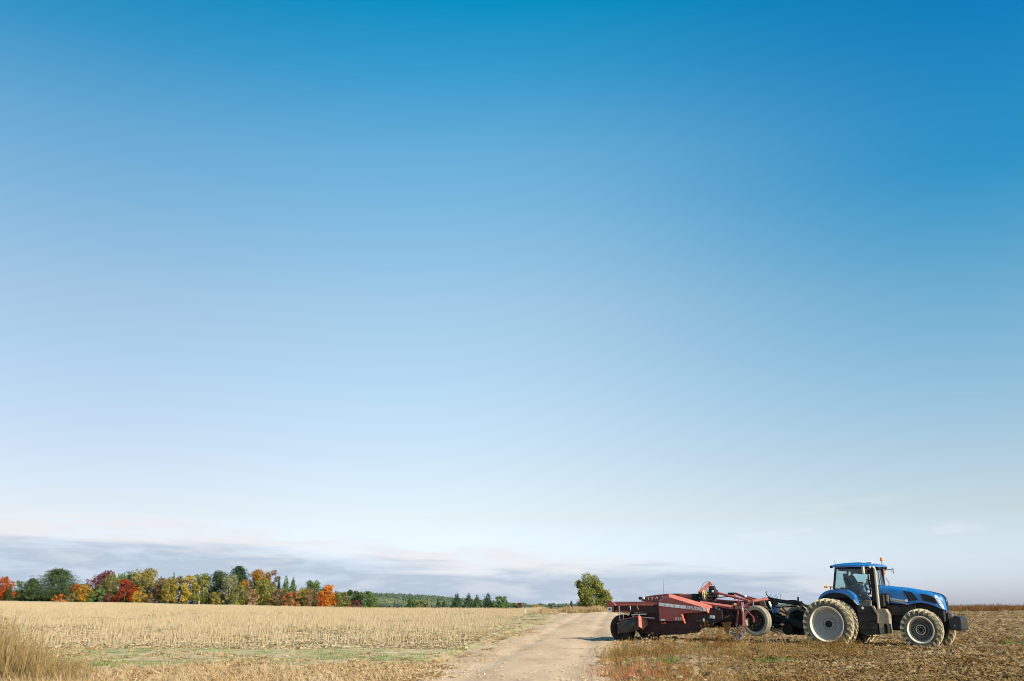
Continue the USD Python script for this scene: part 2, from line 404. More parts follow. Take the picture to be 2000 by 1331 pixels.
def road_half(y):
    return np.interp(y, [-40, 25, 40, 60, 90, 125, 260], [2.4, 2.3, 2.35, 2.45, 2.3, 1.9, 1.9])


def ripple(x, y, s, seed, o=3):
    return meshkit.fbm(np.stack([np.asarray(x) * s, np.asarray(y) * s, np.zeros_like(np.asarray(x, float))], -1), o, seed) - 0.5


def grid(us, vs, fn):
    n, m = len(us), len(vs)
    U, V = np.meshgrid(us, vs, indexing='ij')
    p = fn(U.ravel(), V.ravel())
    i, j = np.meshgrid(np.arange(n - 1), np.arange(m - 1), indexing='ij')
    a = (i * m + j).ravel()
    return p, np.stack([a, a + m, a + m + 1, a + 1], 1)


# ground: tan earth and dead grass, green in patches
gm = mat('ground_earth', {
    'g': ('geometry', {}), 'n1': ('noise_texture', {'scale': 0.11, 'detail': 4.0}), 'n2': ('noise_texture', {'scale': 2.4, 'detail': 6.0, 'roughness': 0.7}), 'n3': ('noise_texture', {'scale': 0.35, 'detail': 5.0, 'roughness': 0.65}),
    'mp': ('mapping', {'scale': (1.0, 0.45, 1.0)}),
    'c': ('rgb_ramp', {'ramp': [(0.3, (0.16, 0.115, 0.06)), (0.45, (0.37, 0.285, 0.165)), (0.58, (0.52, 0.41, 0.25)), (0.75, (0.62, 0.50, 0.32))]}),
    'gr': ('rgb_ramp', {'ramp': [(0.47, (0, 0, 0)), (0.60, (0.70, 0.70, 0.70))]}),
    'x': ('mix', {'color2': (0.26, 0.29, 0.11)}), 'b': ('bump', {'strength': 0.7, 'distance': 0.08}), 'p': ('principled_bsdf', {'roughness': 0.95, 'specular_ior_level': 0.1})},
    [('g.position', 'mp.vector'), ('mp.vector', 'n1.vector'), ('g.position', 'n2.vector'), ('mp.vector', 'n3.vector'), ('n2.fac', 'c.fac'), ('n3.fac', 'gr.fac'), ('gr.color', 'x.fac'), ('c.color', 'x.color1'), ('x.color', 'p.base_color'), ('n2.fac', 'b.height'), ('b.normal', 'p.normal')], 'p.BSDF')
az = np.unique(np.r_[np.radians(np.arange(-34, 34.01, 0.33)), np.radians(np.arange(34, 326.1, 4.0))])
rr = np.r_[0.4, np.geomspace(2, 9000, 190)]


def _ground(a, r):
    x, y = r * np.sin(a), r * np.cos(a)
    z = height(x, y) + np.where(r < 260, 0.10 * ripple(x, y, 0.25, 3), 0)
    near = np.abs(x - road_mid(y)) < road_half(y) + 1.2
    soil = (x > road_mid(y) + road_half(y) + 0.5) & (y > 18) & (y < 150)
    return np.stack([x, y, z - np.where((near | soil) & (y < 150) & (y > -30), 0.12, 0)], 1)


top(obj('ground', grid(az, rr, _ground), gm, smooth=True), kind='structure')

# dirt track: sandy, worn ruts, scattered grit
rm = mat('track_sand', {
    'g': ('geometry', {}), 'n1': ('noise_texture', {'scale': 0.5, 'detail': 5.0, 'roughness': 0.6}), 'n2': ('noise_texture', {'scale': 9.0, 'detail': 6.0, 'roughness': 0.7}), 'mp': ('mapping', {'rotation': (0, 0, 0.11), 'scale': (1.0, 0.25, 1.0)}),
    'vo': ('voronoi_texture', {'scale': 16.0, 'randomness': 1.0}), 'vs': ('map_range', {'from_min': 0.05, 'from_max': 0.16, 'to_min': 0.45, 'to_max': 0.0, 'clamp': True}),
    'c': ('rgb_ramp', {'ramp': [(0.3, (0.42, 0.305, 0.20)), (0.5, (0.535, 0.39, 0.262)), (0.7, (0.60, 0.455, 0.318))]}),
    'c2': ('rgb_ramp', {'ramp': [(0.3, (0.86, 0.85, 0.83)), (0.7, (1.08, 1.08, 1.08))]}), 'k': ('mix', {'mix_type': 'multiply', 'fac': 1.0}),
    'st': ('mix', {'color2': (0.52, 0.45, 0.36)}), 'b': ('bump', {'strength': 0.9, 'distance': 0.06}), 'p': ('principled_bsdf', {'roughness': 0.95, 'specular_ior_level': 0.1})},
    [('g.position', 'mp.vector'), ('mp.vector', 'n1.vector'), ('g.position', 'n2.vector'), ('g.position', 'vo.vector'), ('vo.distance', 'vs.value'), ('n1.fac', 'c.fac'), ('n2.fac', 'c2.fac'), ('c.color', 'k.color1'), ('c2.color', 'k.color2'), ('k.color', 'st.color1'), ('vs.result', 'st.fac'), ('st.color', 'p.base_color'), ('n2.fac', 'b.height'), ('b.normal', 'p.normal')], 'p.BSDF')


def _road(v, u):
    x = road_mid(v) + u * (road_half(v) + 0.9 + 1.1 * ripple(np.sign(u) * 7.0 + 0 * v, v, 0.22, 11))
    rut = -0.05 * np.exp(-((np.abs(u) - 0.42) / 0.13) ** 2) - 0.06 * np.abs(u) ** 3
    return np.stack([x, v, height(x, v) + 0.02 + rut + 0.07 * ripple(x, v, 0.9, 21) + 0.03 * ripple(x, v, 3.5, 22)], 1)


top(obj('dirt_road', grid(np.r_[np.arange(-30, 20, 1.0), np.arange(20, 70, 0.14), np.arange(70, 165, 1.0)], np.linspace(-1, 1, 61), _road), rm, smooth=True), kind='structure')

# harvested field on the right: broken soil with straw
sm = mat('broken_soil', {
    'g': ('geometry', {}), 'n1': ('noise_texture', {'scale': 5.0, 'detail': 7.0, 'roughness': 0.72}), 'n2': ('noise_texture', {'scale': 0.25, 'detail': 4.0}), 'n3': ('noise_texture', {'scale': 14.0, 'detail': 4.0}),
    'c': ('rgb_ramp', {'ramp': [(0.36, (0.06, 0.042, 0.026)), (0.48, (0.19, 0.132, 0.073)), (0.60, (0.42, 0.315, 0.18)), (0.72, (0.62, 0.485, 0.29))]}),
    'c2': ('rgb_ramp', {'ramp': [(0.3, (0.75, 0.72, 0.70)), (0.7, (1.1, 1.1, 1.1))]}), 'k': ('mix', {'mix_type': 'multiply', 'fac': 1.0}),
    'b': ('bump', {'strength': 0.8, 'distance': 0.05}), 'p': ('principled_bsdf', {'roughness': 1.0, 'specular_ior_level': 0.05})},
    [('g.position', 'n1.vector'), ('g.position', 'n2.vector'), ('g.position', 'n3.vector'), ('n1.fac', 'c.fac'), ('n2.fac', 'c2.fac'), ('c.color', 'k.color1'), ('c2.color', 'k.color2'), ('k.color', 'p.base_color'), ('n3.fac', 'b.height'), ('b.normal', 'p.normal')], 'p.BSDF')


def _soil(v, u):
    x0 = road_mid(v) + road_half(v) + 0.2
    x = x0 + u * (v * 0.72 + 6 - x0)
    k = np.clip((v - 18) / 8, 0, 1)
    z = height(x, v) + 0.02 + k * (0.20 * ripple(x, v, 1.7, 31, 4) + 0.24 * ripple(x, v, 5.0, 32, 2) + 0.05 * np.sin((x * 0.81 - v * 0.59) * 0 + (x * 0.588 + v * 0.809) * 6.9))
    return np.stack([x, v, z - 0.10 * np.clip(1 - u * 40, 0, 1)], 1)


top(obj('tilled_field', grid(np.r_[np.arange(18, 60, 0.16), np.arange(60, 100, 0.4), np.arange(100, 150, 1.2)], np.linspace(0, 1, 330), _soil), sm, smooth=True), kind='structure')

# ------------------------------------------------------------------ trees
def leaves(c, nrm, size, rng, aspect=0.6):
    """A leaf-sized diamond of two faces at each point c, facing about nrm."""
    n = len(c)
    nrm = nrm + rng.normal(0, 0.55, (n, 3))
    nrm /= np.linalg.norm(nrm, axis=1, keepdims=True) + 1e-9
    t = np.cross(nrm, rng.normal(size=(n, 3))); t /= np.linalg.norm(t, axis=1, keepdims=True) + 1e-9
    b = np.cross(nrm, t)
    s = (size * rng.uniform(0.6, 1.35, n))[:, None]
    v = np.stack([c - t * s, c - b * s * aspect, c + t * s, c + b * s * aspect], 1).reshape(-1, 3)
    i = np.arange(n)[:, None] * 4
    return v, np.concatenate([i + [0, 1, 2], i + [0, 2, 3]])


def crown_round(H, w, rng, size, n, low=0.0, lobes=16, gap=0.0):
    """Uneven crown of leaf clumps, down to the height low * H."""
    lc, lr = [], []
    for k in range(lobes):
        t = (k + rng.uniform(0, 1)) / lobes                     # from the skirt up
        half = (w / 2) * (0.62 + 0.38 * math.sin(math.pi * min(1, 0.18 + 0.80 * t))) * math.sqrt(max(0.05, 1 - max(0, (t - 0.55) / 0.50) ** 2.0))
        a = k * 2.4 + rng.normal(0, 0.5)
        q = half * rng.uniform(0.25, 0.85)
        r = min(w * 0.5, H * 0.5) * rng.uniform(0.30, 0.46) * (1 - 0.25 * t)
        z = H * low + H * (1 - low) * t
        lc.append([math.cos(a) * q, math.sin(a) * q, min(z, H - r * 0.8)]); lr.append(r)
    lc, lr = np.array(lc), np.array(lr)
    pick = rng.choice(lobes, n, p=lr ** 2 / (lr ** 2).sum())
    d = rng.normal(size=(n, 3)); d /= np.linalg.norm(d, axis=1, keepdims=True)
    r = lr[pick] * rng.uniform(0.45, 1.10, n)
    c = lc[pick] + d * r[:, None] * [1.05, 1.05, 0.95]
    keep = c[:, 2] > 0.02 * H
    return leaves(c[keep], d[keep] + [0, 0, 0.35], size, rng)


def crown_cone(H, w, rng, size, n, tiers=11, low=0.03, rag=0.25):
    """Spruce: ragged drooping boughs in tiers."""
    t = 1 - np.sqrt(rng.uniform(0, 1, n))
    z = H * (low + (1 - low) * t)
    a = rng.uniform(0, 2 * math.pi, n)
    tier = t * tiers + 0.35 * np.sin(a * 3 + 1.3)
    k = tier - np.floor(tier)
    bough = 1 + rag * np.sin(a * 5 + np.floor(tier) * 2.4) + rng.normal(0, 0.10, n)
    rad = (w / 2) * ((1 - t) ** 0.80) * bough * (0.62 + 0.42 * (1 - k)) * np.sqrt(rng.uniform(0.2, 1, n)) + 0.015 * w
    c = np.stack([rad * np.cos(a), rad * np.sin(a), np.clip(z - rad * 0.22, H * 0.01, H)], 1)
    return leaves(c, np.stack([np.cos(a) * 0.8, np.sin(a) * 0.8, np.full(n, 0.6)], 1), size, rng, 0.4)


def crown_pine(H, w, rng, size, n):
    """White pine: flat plumes reaching out at many heights."""
    cs, ns = [], []
    for k in range(34):
        z = H * (0.10 + 0.86 * k / 33); a = rng.uniform(0, 2 * math.pi)
        prof = min(1.0, (1 - z / H) * 1.9 + 0.16) ** 0.8 * (0.80 + 0.20 * math.sin(k * 1.9))
        reach = w / 2 * prof * rng.uniform(0.72, 1.08)
        for q in range(3):
            b = a + q * 2.1 + rng.normal(0, 0.3)
            m = n // 102
            t = rng.uniform(0.25, 1, m)
            sp = reach * 0.42 * (0.4 + t)
            cs.append(np.stack([np.cos(b) * reach * t, np.sin(b) * reach * t, z + 0.10 * reach * t], 1) + rng.normal(0, 1, (m, 3)) * np.stack([sp * 0.5, sp * 0.5, np.full(m, H * 0.024)], 1))
            ns.append(np.tile([np.cos(b) * 0.4, np.sin(b) * 0.4, 0.9], (m, 1)))
    return leaves(np.concatenate(cs), np.concatenate(ns), size, rng, 0.35)


def shade(c, spread=0.35, warm=None):
    c = np.array(c)
    lo, hi = tuple(c * (1 - spread)), tuple(np.minimum(c * (1 + spread), 0.9))
    st = [(0.0, lo), (0.5, tuple(c)), (0.85, hi)]
    st.append((1.0, warm if warm else hi))
    return st


LEAF = {
    'red': shade((0.42, 0.075, 0.030), 0.35, (0.55, 0.17, 0.04)), 'orange': shade((0.60, 0.20, 0.025), 0.3, (0.66, 0.33, 0.04)), 'redorange': shade((0.55, 0.13, 0.03), 0.35, (0.6, 0.26, 0.03)),
    'gold': shade((0.40, 0.24, 0.035), 0.35, (0.50, 0.32, 0.05)), 'yellow': shade((0.40, 0.30, 0.06), 0.35), 'oliveyellow': shade((0.25, 0.20, 0.045), 0.4, (0.38, 0.24, 0.04)),
    'olive': shade((0.15, 0.145, 0.045), 0.4, (0.24, 0.17, 0.04)), 'green': shade((0.085, 0.13, 0.04), 0.4, (0.18, 0.18, 0.05)), 'brightgreen': shade((0.12, 0.20, 0.06), 0.4), 'dark': shade((0.045, 0.065, 0.028), 0.45, (0.09, 0.08, 0.03)),
    'pine': shade((0.065, 0.095, 0.042), 0.45, (0.12, 0.14, 0.06)), 'spruce': shade((0.040, 0.066, 0.038), 0.4, (0.08, 0.10, 0.05)), 'purple': shade((0.15, 0.04, 0.05), 0.4, (0.25, 0.10, 0.06)), 'brown': shade((0.19, 0.12, 0.06), 0.4, (0.28, 0.16, 0.06)),
    'tan': shade((0.34, 0.22, 0.12), 0.35, (0.40, 0.20, 0.10)), 'grey': shade((0.20, 0.20, 0.105), 0.35), 'rust': shade((0.36, 0.15, 0.06), 0.35), 'greengold': shade((0.20, 0.20, 0.05), 0.4, (0.46, 0.26, 0.05)), 'orangegreen': shade((0.40, 0.21, 0.04), 0.45, (0.60, 0.24, 0.03))}
GAIN = {'red': 1.0, 'redorange': 1.1, 'orange': 1.15, 'pine': 2.2, 'dark': 2.3, 'spruce': 2.2, 'green': 2.0, 'olive': 2.0, 'purple': 1.7, 'brown': 1.8, 'grey': 1.7, 'oliveyellow': 1.7, 'greengold': 1.7, 'orangegreen': 1.5}
LEAF = {k: [(a, tuple(min(q * GAIN.get(k, 1.4), 0.8) for q in c)) for a, c in v] for k, v in LEAF.items()}
LM = {k: leafy(f'leaves_{k}', v) for k, v in LEAF.items()}


def tree(name, px, wpx, toppx, D, shape, colour, label, group=None, category='tree', n=None, seed=0, size=None, trunk='bark', low=0.12):
    """A tree whose trunk stands D metres off; its girth and height follow from how far it is and how wide and high it stands against the skyline."""
    rng = np.random.default_rng(1000 + seed)
    x = (px - 1000) / 2013 * D
    z = float(height(x, D)) - 0.1
    H = max((1188 - toppx) * D / 2085 + EYE - z, 1.0)
    w = wpx / 2013 * D
    p = thing(name, (x, D, z), rng.uniform(0, 360), label, category, group)
    size = size or D * 0.00085
    area = w * H
    n = n or int(np.clip(area / (size * size) * 2.6, 400, 4200))
    if shape == 'cone':
        c = crown_cone(H, w, rng, size * 1.15, n, tiers=max(6, int(H / 0.9)))
    elif shape == 'pine':
        c = crown_pine(H, w, rng, size * 1.1, int(n * 2.6))
    else:
        c = crown_round(H, w, rng, size, int(n * (0.6 if shape == 'sparse' else 1)), low=low, lobes={'round': 18, 'sparse': 12, 'shrub': 12, 'narrow': 14}[shape])
    r = max(0.012 * H, 0.05)
    lean = rng.normal(0, 0.02, 2) * H
    tr = [tube([[0, 0, -0.1], [lean[0] * 0.4, lean[1] * 0.4, H * 0.4], [lean[0], lean[1], H * 0.9]], [r, r * 0.7, r * 0.15], 7)]
    for k in range(7 if shape != 'cone' else 0):
        a = k * 2.4 + rng.uniform(0, 0.6); hz = H * rng.uniform(0.22, 0.62)
        q = np.array([lean[0] * hz / H, lean[1] * hz / H, hz])
        tr.append(tube([q, q + [math.cos(a) * w * 0.17, math.sin(a) * w * 0.17, H * 0.10], q + [math.cos(a) * w * 0.30, math.sin(a) * w * 0.30, H * 0.24]], [r * 0.5, r * 0.32, r * 0.1], 5))
    obj('trunk', tr, M[trunk], p)
    obj('crown', c, LM[colour], p)
    return p


TREES = [
    # name, px, width, top, distance, shape, colour, label
    ('maple_tree', 0, 34, 1127, 342, 'round', 'redorange', 'orange red maple cut by the left edge of the photograph'),
    ('spruce_tree', 15, 16, 1140, 338, 'cone', 'dark', 'dark narrow conifer just right of the leftmost orange maple'),
    ('poplar_tree', 34, 20, 1134, 345, 'sparse', 'brightgreen', 'thin light green poplar with a pale trunk left of the great pine'),
    ('pine_tree', 58, 42, 1131, 344, 'pine', 'pine', 'lower dark green pine leaning on the left side of the great pine'),
    ('pine_tree', 108, 76, 1111, 346, 'pine', 'pine', 'great broad dark green pine, tallest tree at the left end'),
    ('shrub', 115, 23, 1161, 330, 'shrub', 'orange', 'small bright orange shrub at the foot of the great pine'),
    ('maple_tree', 144, 32, 1141, 347, 'round', 'redorange', 'red and orange maple just right of the great pine'),
    ('maple_tree', 163, 32, 1143, 340, 'round', 'gold', 'golden orange maple between the great pine and the purple tree'),
    ('shrub', 139, 24, 1159, 330, 'shrub', 'olive', 'olive green shrub between the small orange shrub and the golden maple'),
    ('purple_tree', 200, 42, 1114, 354, 'round', 'purple', 'dark purple leaved tree standing behind an olive tree'),
    ('oak_tree', 211, 36, 1121, 347, 'round', 'olive', 'olive green tree in front of the dark purple tree'),
    ('shrub', 195, 40, 1151, 338, 'shrub', 'green', 'low dark green thicket under the dark purple tree'),
    ('shrub', 209, 18, 1159, 330, 'shrub', 'purple', 'dark red shrub left of the scarlet maple'),
    ('oak_tree', 244, 34, 1116, 356, 'round', 'green', 'green tree rising behind the scarlet maple'),
    ('maple_tree', 242, 38, 1131, 342, 'sparse', 'red', 'scarlet red maple, the reddest tree of the line'),
    ('oak_tree', 283, 50, 1110, 350, 'round', 'oliveyellow', 'large round olive gold tree right of the scarlet maple'),
    ('shrub', 268, 26, 1154, 332, 'shrub', 'gold', 'golden shrub under the large olive gold tree'),
    ('oak_tree', 309, 32, 1128, 346, 'sparse', 'brown', 'brown olive thinning tree right of the large olive gold tree'),
    ('spruce_tree', 334, 14, 1118, 356, 'cone', 'spruce', 'dark spire of a spruce showing over the yellow olive tree'),
    ('birch_tree', 328, 28, 1127, 343, 'round', 'oliveyellow', 'yellow olive birch under the spruce spire'),
    ('oak_tree', 349, 22, 1125, 349, 'sparse', 'brown', 'half bare brown tree left of the yellow birch'),
    ('birch_tree', 365, 26, 1123, 344, 'narrow', 'yellow', 'tall yellow birch with a pale trunk'),
    ('poplar_tree', 388, 32, 1120, 346, 'narrow', 'greengold', 'green tree flecked with orange right of the tall yellow birch'),
    ('oak_tree', 421, 44, 1115, 350, 'round', 'dark', 'broad very dark green tree left of the grey poplar'),
    ('pine_tree', 462, 46, 1106, 358, 'pine', 'spruce', 'tall dark pine forming the highest top of the tree line'),
    ('poplar_tree', 446, 46, 1121, 344, 'sparse', 'grey', 'grey green poplar with pale limbs before the tallest pine'),
    ('shrub', 420, 24, 1157, 330, 'shrub', 'oliveyellow', 'golden shrub at the foot of the very dark green tree'),
    ('shrub', 458, 42, 1164, 330, 'shrub', 'greengold', 'low yellow green bushes at the foot of the grey poplar'),
    ('birch_tree', 464, 28, 1142, 338, 'round', 'olive', 'small olive tree right of the grey poplar'),
    ('maple_tree', 500, 46, 1113, 348, 'round', 'orangegreen', 'tall orange gold maple right of the tallest pine'),
    ('maple_tree', 514, 34, 1131, 341, 'round', 'greengold', 'green gold maple on the right flank of the tall orange one'),
    ('shrub', 489, 26, 1151, 331, 'sparse', 'tan', 'pinkish tan thinning shrub at the foot of the tall orange gold maple'),
    ('oak_tree', 525, 30, 1113, 353, 'sparse', 'brown', 'tall brown tree between orange gold maple and the narrow spruce'),
    ('spruce_tree', 542, 12, 1124, 352, 'cone', 'spruce', 'narrow dark spruce beside the tall brown tree'),
    ('shrub', 543, 34, 1150, 335, 'shrub', 'brown', 'dark brown thicket under the narrow spruce'),
    ('spruce_tree', 556, 22, 1122, 350, 'cone', 'green', 'left one of the two joined green spruces'),
    ('spruce_tree', 570, 26, 1127, 352, 'cone', 'green', 'right one of the two joined green spruces'),
    ('shrub', 569, 28, 1156, 331, 'shrub', 'rust', 'rust coloured shrub under the two joined green spruces'),
    ('birch_tree', 592, 28, 1149, 338, 'round', 'oliveyellow', 'yellow olive tree right of the rust coloured shrub'),
    ('oak_tree', 609, 32, 1133, 348, 'round', 'green', 'green crowned tree with brown skirts left of the bright orange maple'),
    ('shrub', 610, 26, 1150, 334, 'sparse', 'brown', 'brown thinning shrub at the foot of the green crowned tree'),
    ('maple_tree', 640, 32, 1143, 338, 'round', 'orange', 'bright orange maple at the right end of the tall trees'),
    ('shrub', 630, 16, 1160, 331, 'shrub', 'redorange', 'red shrub under the bright orange maple'),
    ('shrub', 664, 36, 1156, 338, 'sparse', 'olive', 'olive brown thicket right of the bright orange maple'),
    ('oak_tree', 687, 34, 1153, 345, 'round', 'dark', 'low dark olive tree near the right end of the line'),
    ('shrub', 694, 22, 1173, 334, 'shrub', 'purple', 'dark purple shrub under the low dark olive tree'),
    ('oak_tree', 718, 30, 1155, 343, 'round', 'green', 'last green tree of the line, nearest the far hill'),
    ('oak_tree', 802, 24, 1168, 300, 'round', 'green', 'small round green tree in front of the far hill'),
    ('shrub', 822, 24, 1173, 300, 'shrub', 'olive', 'low olive shrub right of the small round green tree'),
    ('spruce_tree', 836, 9, 1165, 300, 'cone', 'grey', 'thin greyish spruce right of the far hill'),
    ('spruce_tree', 856, 10, 1165, 300, 'cone', 'spruce', 'slim dark spruce, second of the two thin ones'),
    ('spruce_tree', 867, 11, 1172, 300, 'cone', 'spruce', 'smallest dark spruce left of the lone big spruce'),
    ('spruce_tree', 892, 26, 1157, 262, 'cone', 'spruce', 'lone big dark spruce left of the spruce pair'),
    ('spruce_tree', 915, 24, 1157, 262, 'cone', 'spruce', 'left spruce of the pair in mid field'),
    ('spruce_tree', 932, 24, 1161, 266, 'cone', 'pine', 'right paler spruce of the pair in mid field'),
    ('spruce_tree', 953, 26, 1157, 258, 'cone', 'spruce', 'dark spruce touching the bright green tree'),
    ('ash_tree', 980, 38, 1165, 256, 'round', 'brightgreen', 'bright green round tree right of the dark spruces'),
    ('ash_tree', 1004, 18, 1178, 262, 'round', 'green', 'low green tree beside the bright green round one'),
    ('shrub', 1015, 10, 1178, 262, 'shrub', 'purple', 'small reddish brown shrub right of the low green tree'),
    ('shrub', 1045, 26, 1181, 262, 'shrub', 'yellow', 'low yellow shrub beyond the field, left of the track'),
    ('spruce_tree', 1116, 8, 1172, 420, 'cone', 'spruce', 'tiny far spruce left of the roadside tree'),
    ('spruce_tree', 1571, 8, 1181, 420, 'cone', 'spruce', 'tiny far spruce seen between machine and tractor'),
]
for i, (nm, px, w, t, D, shp, colr, lab) in enumerate(TREES):
    cat = {'shrub': 'shrub'}.get(nm, 'tree')
    tree(nm, px, w * {'cone': 1.35, 'pine': 1.3}.get(shp, 1.55 if D > 320 and nm != 'shrub' else 1.4), t, D, shp, colr, lab, 'trees and shrubs at the field edge', cat, seed=i, trunk='birchbark' if nm in ('birch_tree', 'poplar_tree') else 'bark', low=0.0 if nm == 'shrub' else 0.05)

rng = np.random.default_rng(91)
k = 2600
px = rng.uniform(-60, 738, k)
D0 = 352 + rng.normal(0, 3, k)
hh = np.interp(px, [-60, 60, 200, 480, 600, 680, 738], [3.5, 3.0, 5.5, 6.6, 5.0, 3.4, 2.6]) * (0.55 + 0.9 * meshkit.noise(np.stack([px * 0.055, px * 0, px * 0], 1), 9))
ux = (px - 1000) / 2013 * D0
uc = np.concatenate([np.stack([ux + rng.normal(0, 0.8, k), D0 + rng.normal(0, 0.8, k), height(ux, D0) + hh * rng.uniform(0, 1, k)], 1) for q in range(7)])
top(obj('undergrowth', leaves(uc, np.tile([0.3, -0.6, 0.5], (len(uc), 1)), 0.34, rng), leafy('leaves_undergrowth', [(0.0, (0.08, 0.09, 0.04)), (0.4, (0.16, 0.16, 0.06)), (0.75, (0.28, 0.22, 0.08)), (1.0, (0.42, 0.27, 0.10))])), label='dark mixed undergrowth filling the gaps behind the tree line', category='undergrowth', kind='stuff')

# the lone tree by the track: leaning, dense, with a few turned leaves
rng = np.random.default_rng(77)
D = 121.0
bx = (1158 - 1000) / 2013 * D
bz = float(height(bx, D)) - 0.05
LONE = thing('roadside_tree', (bx, D, bz), 0, 'dense green and gold tree standing alone where the track meets the sky', 'tree')
lc = []
for (cx, cz, rx, rz) in ((-0.85, 3.05, 0.95, 0.75), (0.05, 3.25, 0.95, 0.62), (-0.95, 2.1, 0.85, 0.9), (0.1, 2.2, 1.1, 0.9), (0.95, 1.75, 1.0, 0.75), (-0.75, 1.1, 0.8, 0.8), (0.25, 1.05, 1.05, 0.8), (1.25, 0.85, 0.95, 0.65), (-0.7, 0.45, 0.8, 0.45), (0.6, 0.4, 1.0, 0.45), (1.3, 0.35, 0.8, 0.4), (-1.0, 1.4, 0.7, 0.6), (0.65, 2.75, 0.7, 0.6), (1.6, 0.7, 0.7, 0.6), (1.35, 1.9, 0.7, 0.5), (0.95, 2.35, 0.7, 0.5), (1.5, 1.15, 0.65, 0.55), (0.5, 2.0, 0.9, 0.7), (1.75, 1.45, 0.5, 0.45), (-1.45, 2.75, 0.45, 0.5), (-1.35, 1.7, 0.5, 0.6)):
    for q in range(4):
        o = rng.normal(0, 0.34, 3) * [rx, 0.9, rz]
        lc.append(([cx + o[0], rng.normal(0, 0.55), cz + o[2]], rx * 0.66, rz * 0.66))
cen, nr = [], []
for c, a, b in lc:
    k = 260
    d = rng.normal(size=(k, 3)); d /= np.linalg.norm(d, axis=1, keepdims=True)
    cen.append(np.array(c) + d * np.array([a, a, b]) * rng.uniform(0.5, 1.15, (k, 1))); nr.append(d + [0, 0, 0.3])
cen, nr = np.concatenate(cen), np.concatenate(nr)
keep = cen[:, 2] > 0.05
obj('crown', leaves(cen[keep], nr[keep], 0.085, rng), leafy('leaves_roadside', [(0.0, (0.20, 0.21, 0.06)), (0.4, (0.38, 0.37, 0.10)), (0.75, (0.58, 0.50, 0.16)), (0.93, (0.68, 0.52, 0.20)), (1.0, (0.66, 0.32, 0.08))]), LONE)
turned = np.array([1.98, -0.1, 1.42]) + rng.normal(0, 1, (60, 3)) * [0.10, 0.15, 0.34]
obj('turned_leaves', leaves(turned, np.tile([0.8, -0.4, 0.4], (60, 1)), 0.09, rng), LM['red'], LONE, label='spray of red leaves on the right flank')
tr = [tube([[-0.25, 0, -0.1], [-0.2, 0, 1.2], [0.0, 0, 2.8]], [0.13, 0.10, 0.03], 8)]
for k in range(9):
    a = k * 2.4
    tr.append(tube([[-0.2, 0, 0.4 + 0.2 * k], [-0.2 + 0.6 * math.cos(a), 0.6 * math.sin(a), 0.9 + 0.22 * k], [-0.2 + 1.15 * math.cos(a), 1.15 * math.sin(a), 1.5 + 0.2 * k]], [0.05, 0.03, 0.012], 6))
obj('trunk', tr, M['bark'], LONE)

# far hill and the woods on the skyline
def _hill(a, b):
    x, y = a * 330, b * 260
    k = np.clip(1 - (x / 330) ** 2 - (y / 260) ** 2, 0, 1)
    prof = np.where(x > 0, k ** 1.5, k ** 1.1)
    return np.stack([-222 + x, 1500 + y, -6 + 26.5 * prof + 2.0 * ripple(x, y, 0.03, 5)], 1)


hm = mat('hill_grass', {'g': ('geometry', {}), 'n': ('noise_texture', {'scale': 0.02, 'detail': 4.0}), 'c': ('rgb_ramp', {'ramp': [(0.35, (0.11, 0.145, 0.08)), (0.6, (0.20, 0.23, 0.11)), (0.75, (0.33, 0.23, 0.12))]}), 'p': ('principled_bsdf', {'roughness': 1.0, 'specular_ior_level': 0.0})}, [('g.position', 'n.vector'), ('n.fac', 'c.fac'), ('c.color', 'p.base_color')], 'p.BSDF')
top(obj('hill', grid(np.linspace(-1, 1, 90), np.linspace(-1, 1, 60), _hill), hm, smooth=True), kind='structure')
rng = np.random.default_rng(8)
n = 5200
hx = rng.uniform(-0.95, 0.95, n); hy = -np.abs(rng.normal(0.25, 0.28, n)); ok = (hx ** 2 + hy ** 2 < 0.94)
hp = _hill(hx[ok], hy[ok]) + [0, 0, 1.0]
far_mix = leafy('leaves_far_woods', [(0.0, (0.09, 0.12, 0.085)), (0.30, (0.13, 0.165, 0.10)), (0.52, (0.19, 0.20, 0.105)), (0.70, (0.29, 0.22, 0.12)), (0.88, (0.44, 0.21, 0.12)), (1.0, (0.50, 0.17, 0.10))], 0.2)
hp = np.repeat(hp, 4, 0) + rng.normal(0, 1, (len(hp) * 4, 3)) * [2.4, 2.4, 1.1]
top(obj('hillside_woods', leaves(hp, np.tile([0.2, -0.5, 0.8], (len(hp), 1)), 1.4, rng), far_mix), label='mixed autumn woods covering the far hillside', category='woods', kind='stuff')
P = []
for (p0, p1, D, tl, th) in ((690, 1140, 900, 3.4, 2.6), (1100, 1240, 1100, 4.0, 2.5), (1500, 1640, 800, 3.4, 2.0), (600, 1200, 1250, 4.4, 3.0)):
    k = int((p1 - p0) * 5)
    px = rng.uniform(p0, p1, k)
    hgt = tl + th * (meshkit.noise(np.stack([px * 0.09, np.full(k, D * 0.1), np.zeros(k)], 1), 4) * 1.3 - 0.3)
    x = (px - 1000) / 2013 * D
    yy = D + rng.normal(0, 8, k)
    base = height(x, yy)
    for q in range(6):
        P.append(np.stack([x + rng.normal(0, 1.2, k), yy + rng.normal(0, 1.2, k), base + hgt * rng.uniform(0.0, 1, k) ** 0.8], 1))
P = np.concatenate(P)
top(obj('skyline_woods', leaves(P, np.tile([0.25, -0.6, 0.6], (len(P), 1)), 0.85, rng), far_mix), label='low band of mixed woods along the horizon', category='woods', kind='stuff')

# ------------------------------------------------------------------ tractor
TR = thing('farm_tractor', (14.233, 44.331, 0.0), -36.0, 'blue four wheel drive farm tractor with dual muddy wheels, hitched to the red machine', 'tractor')


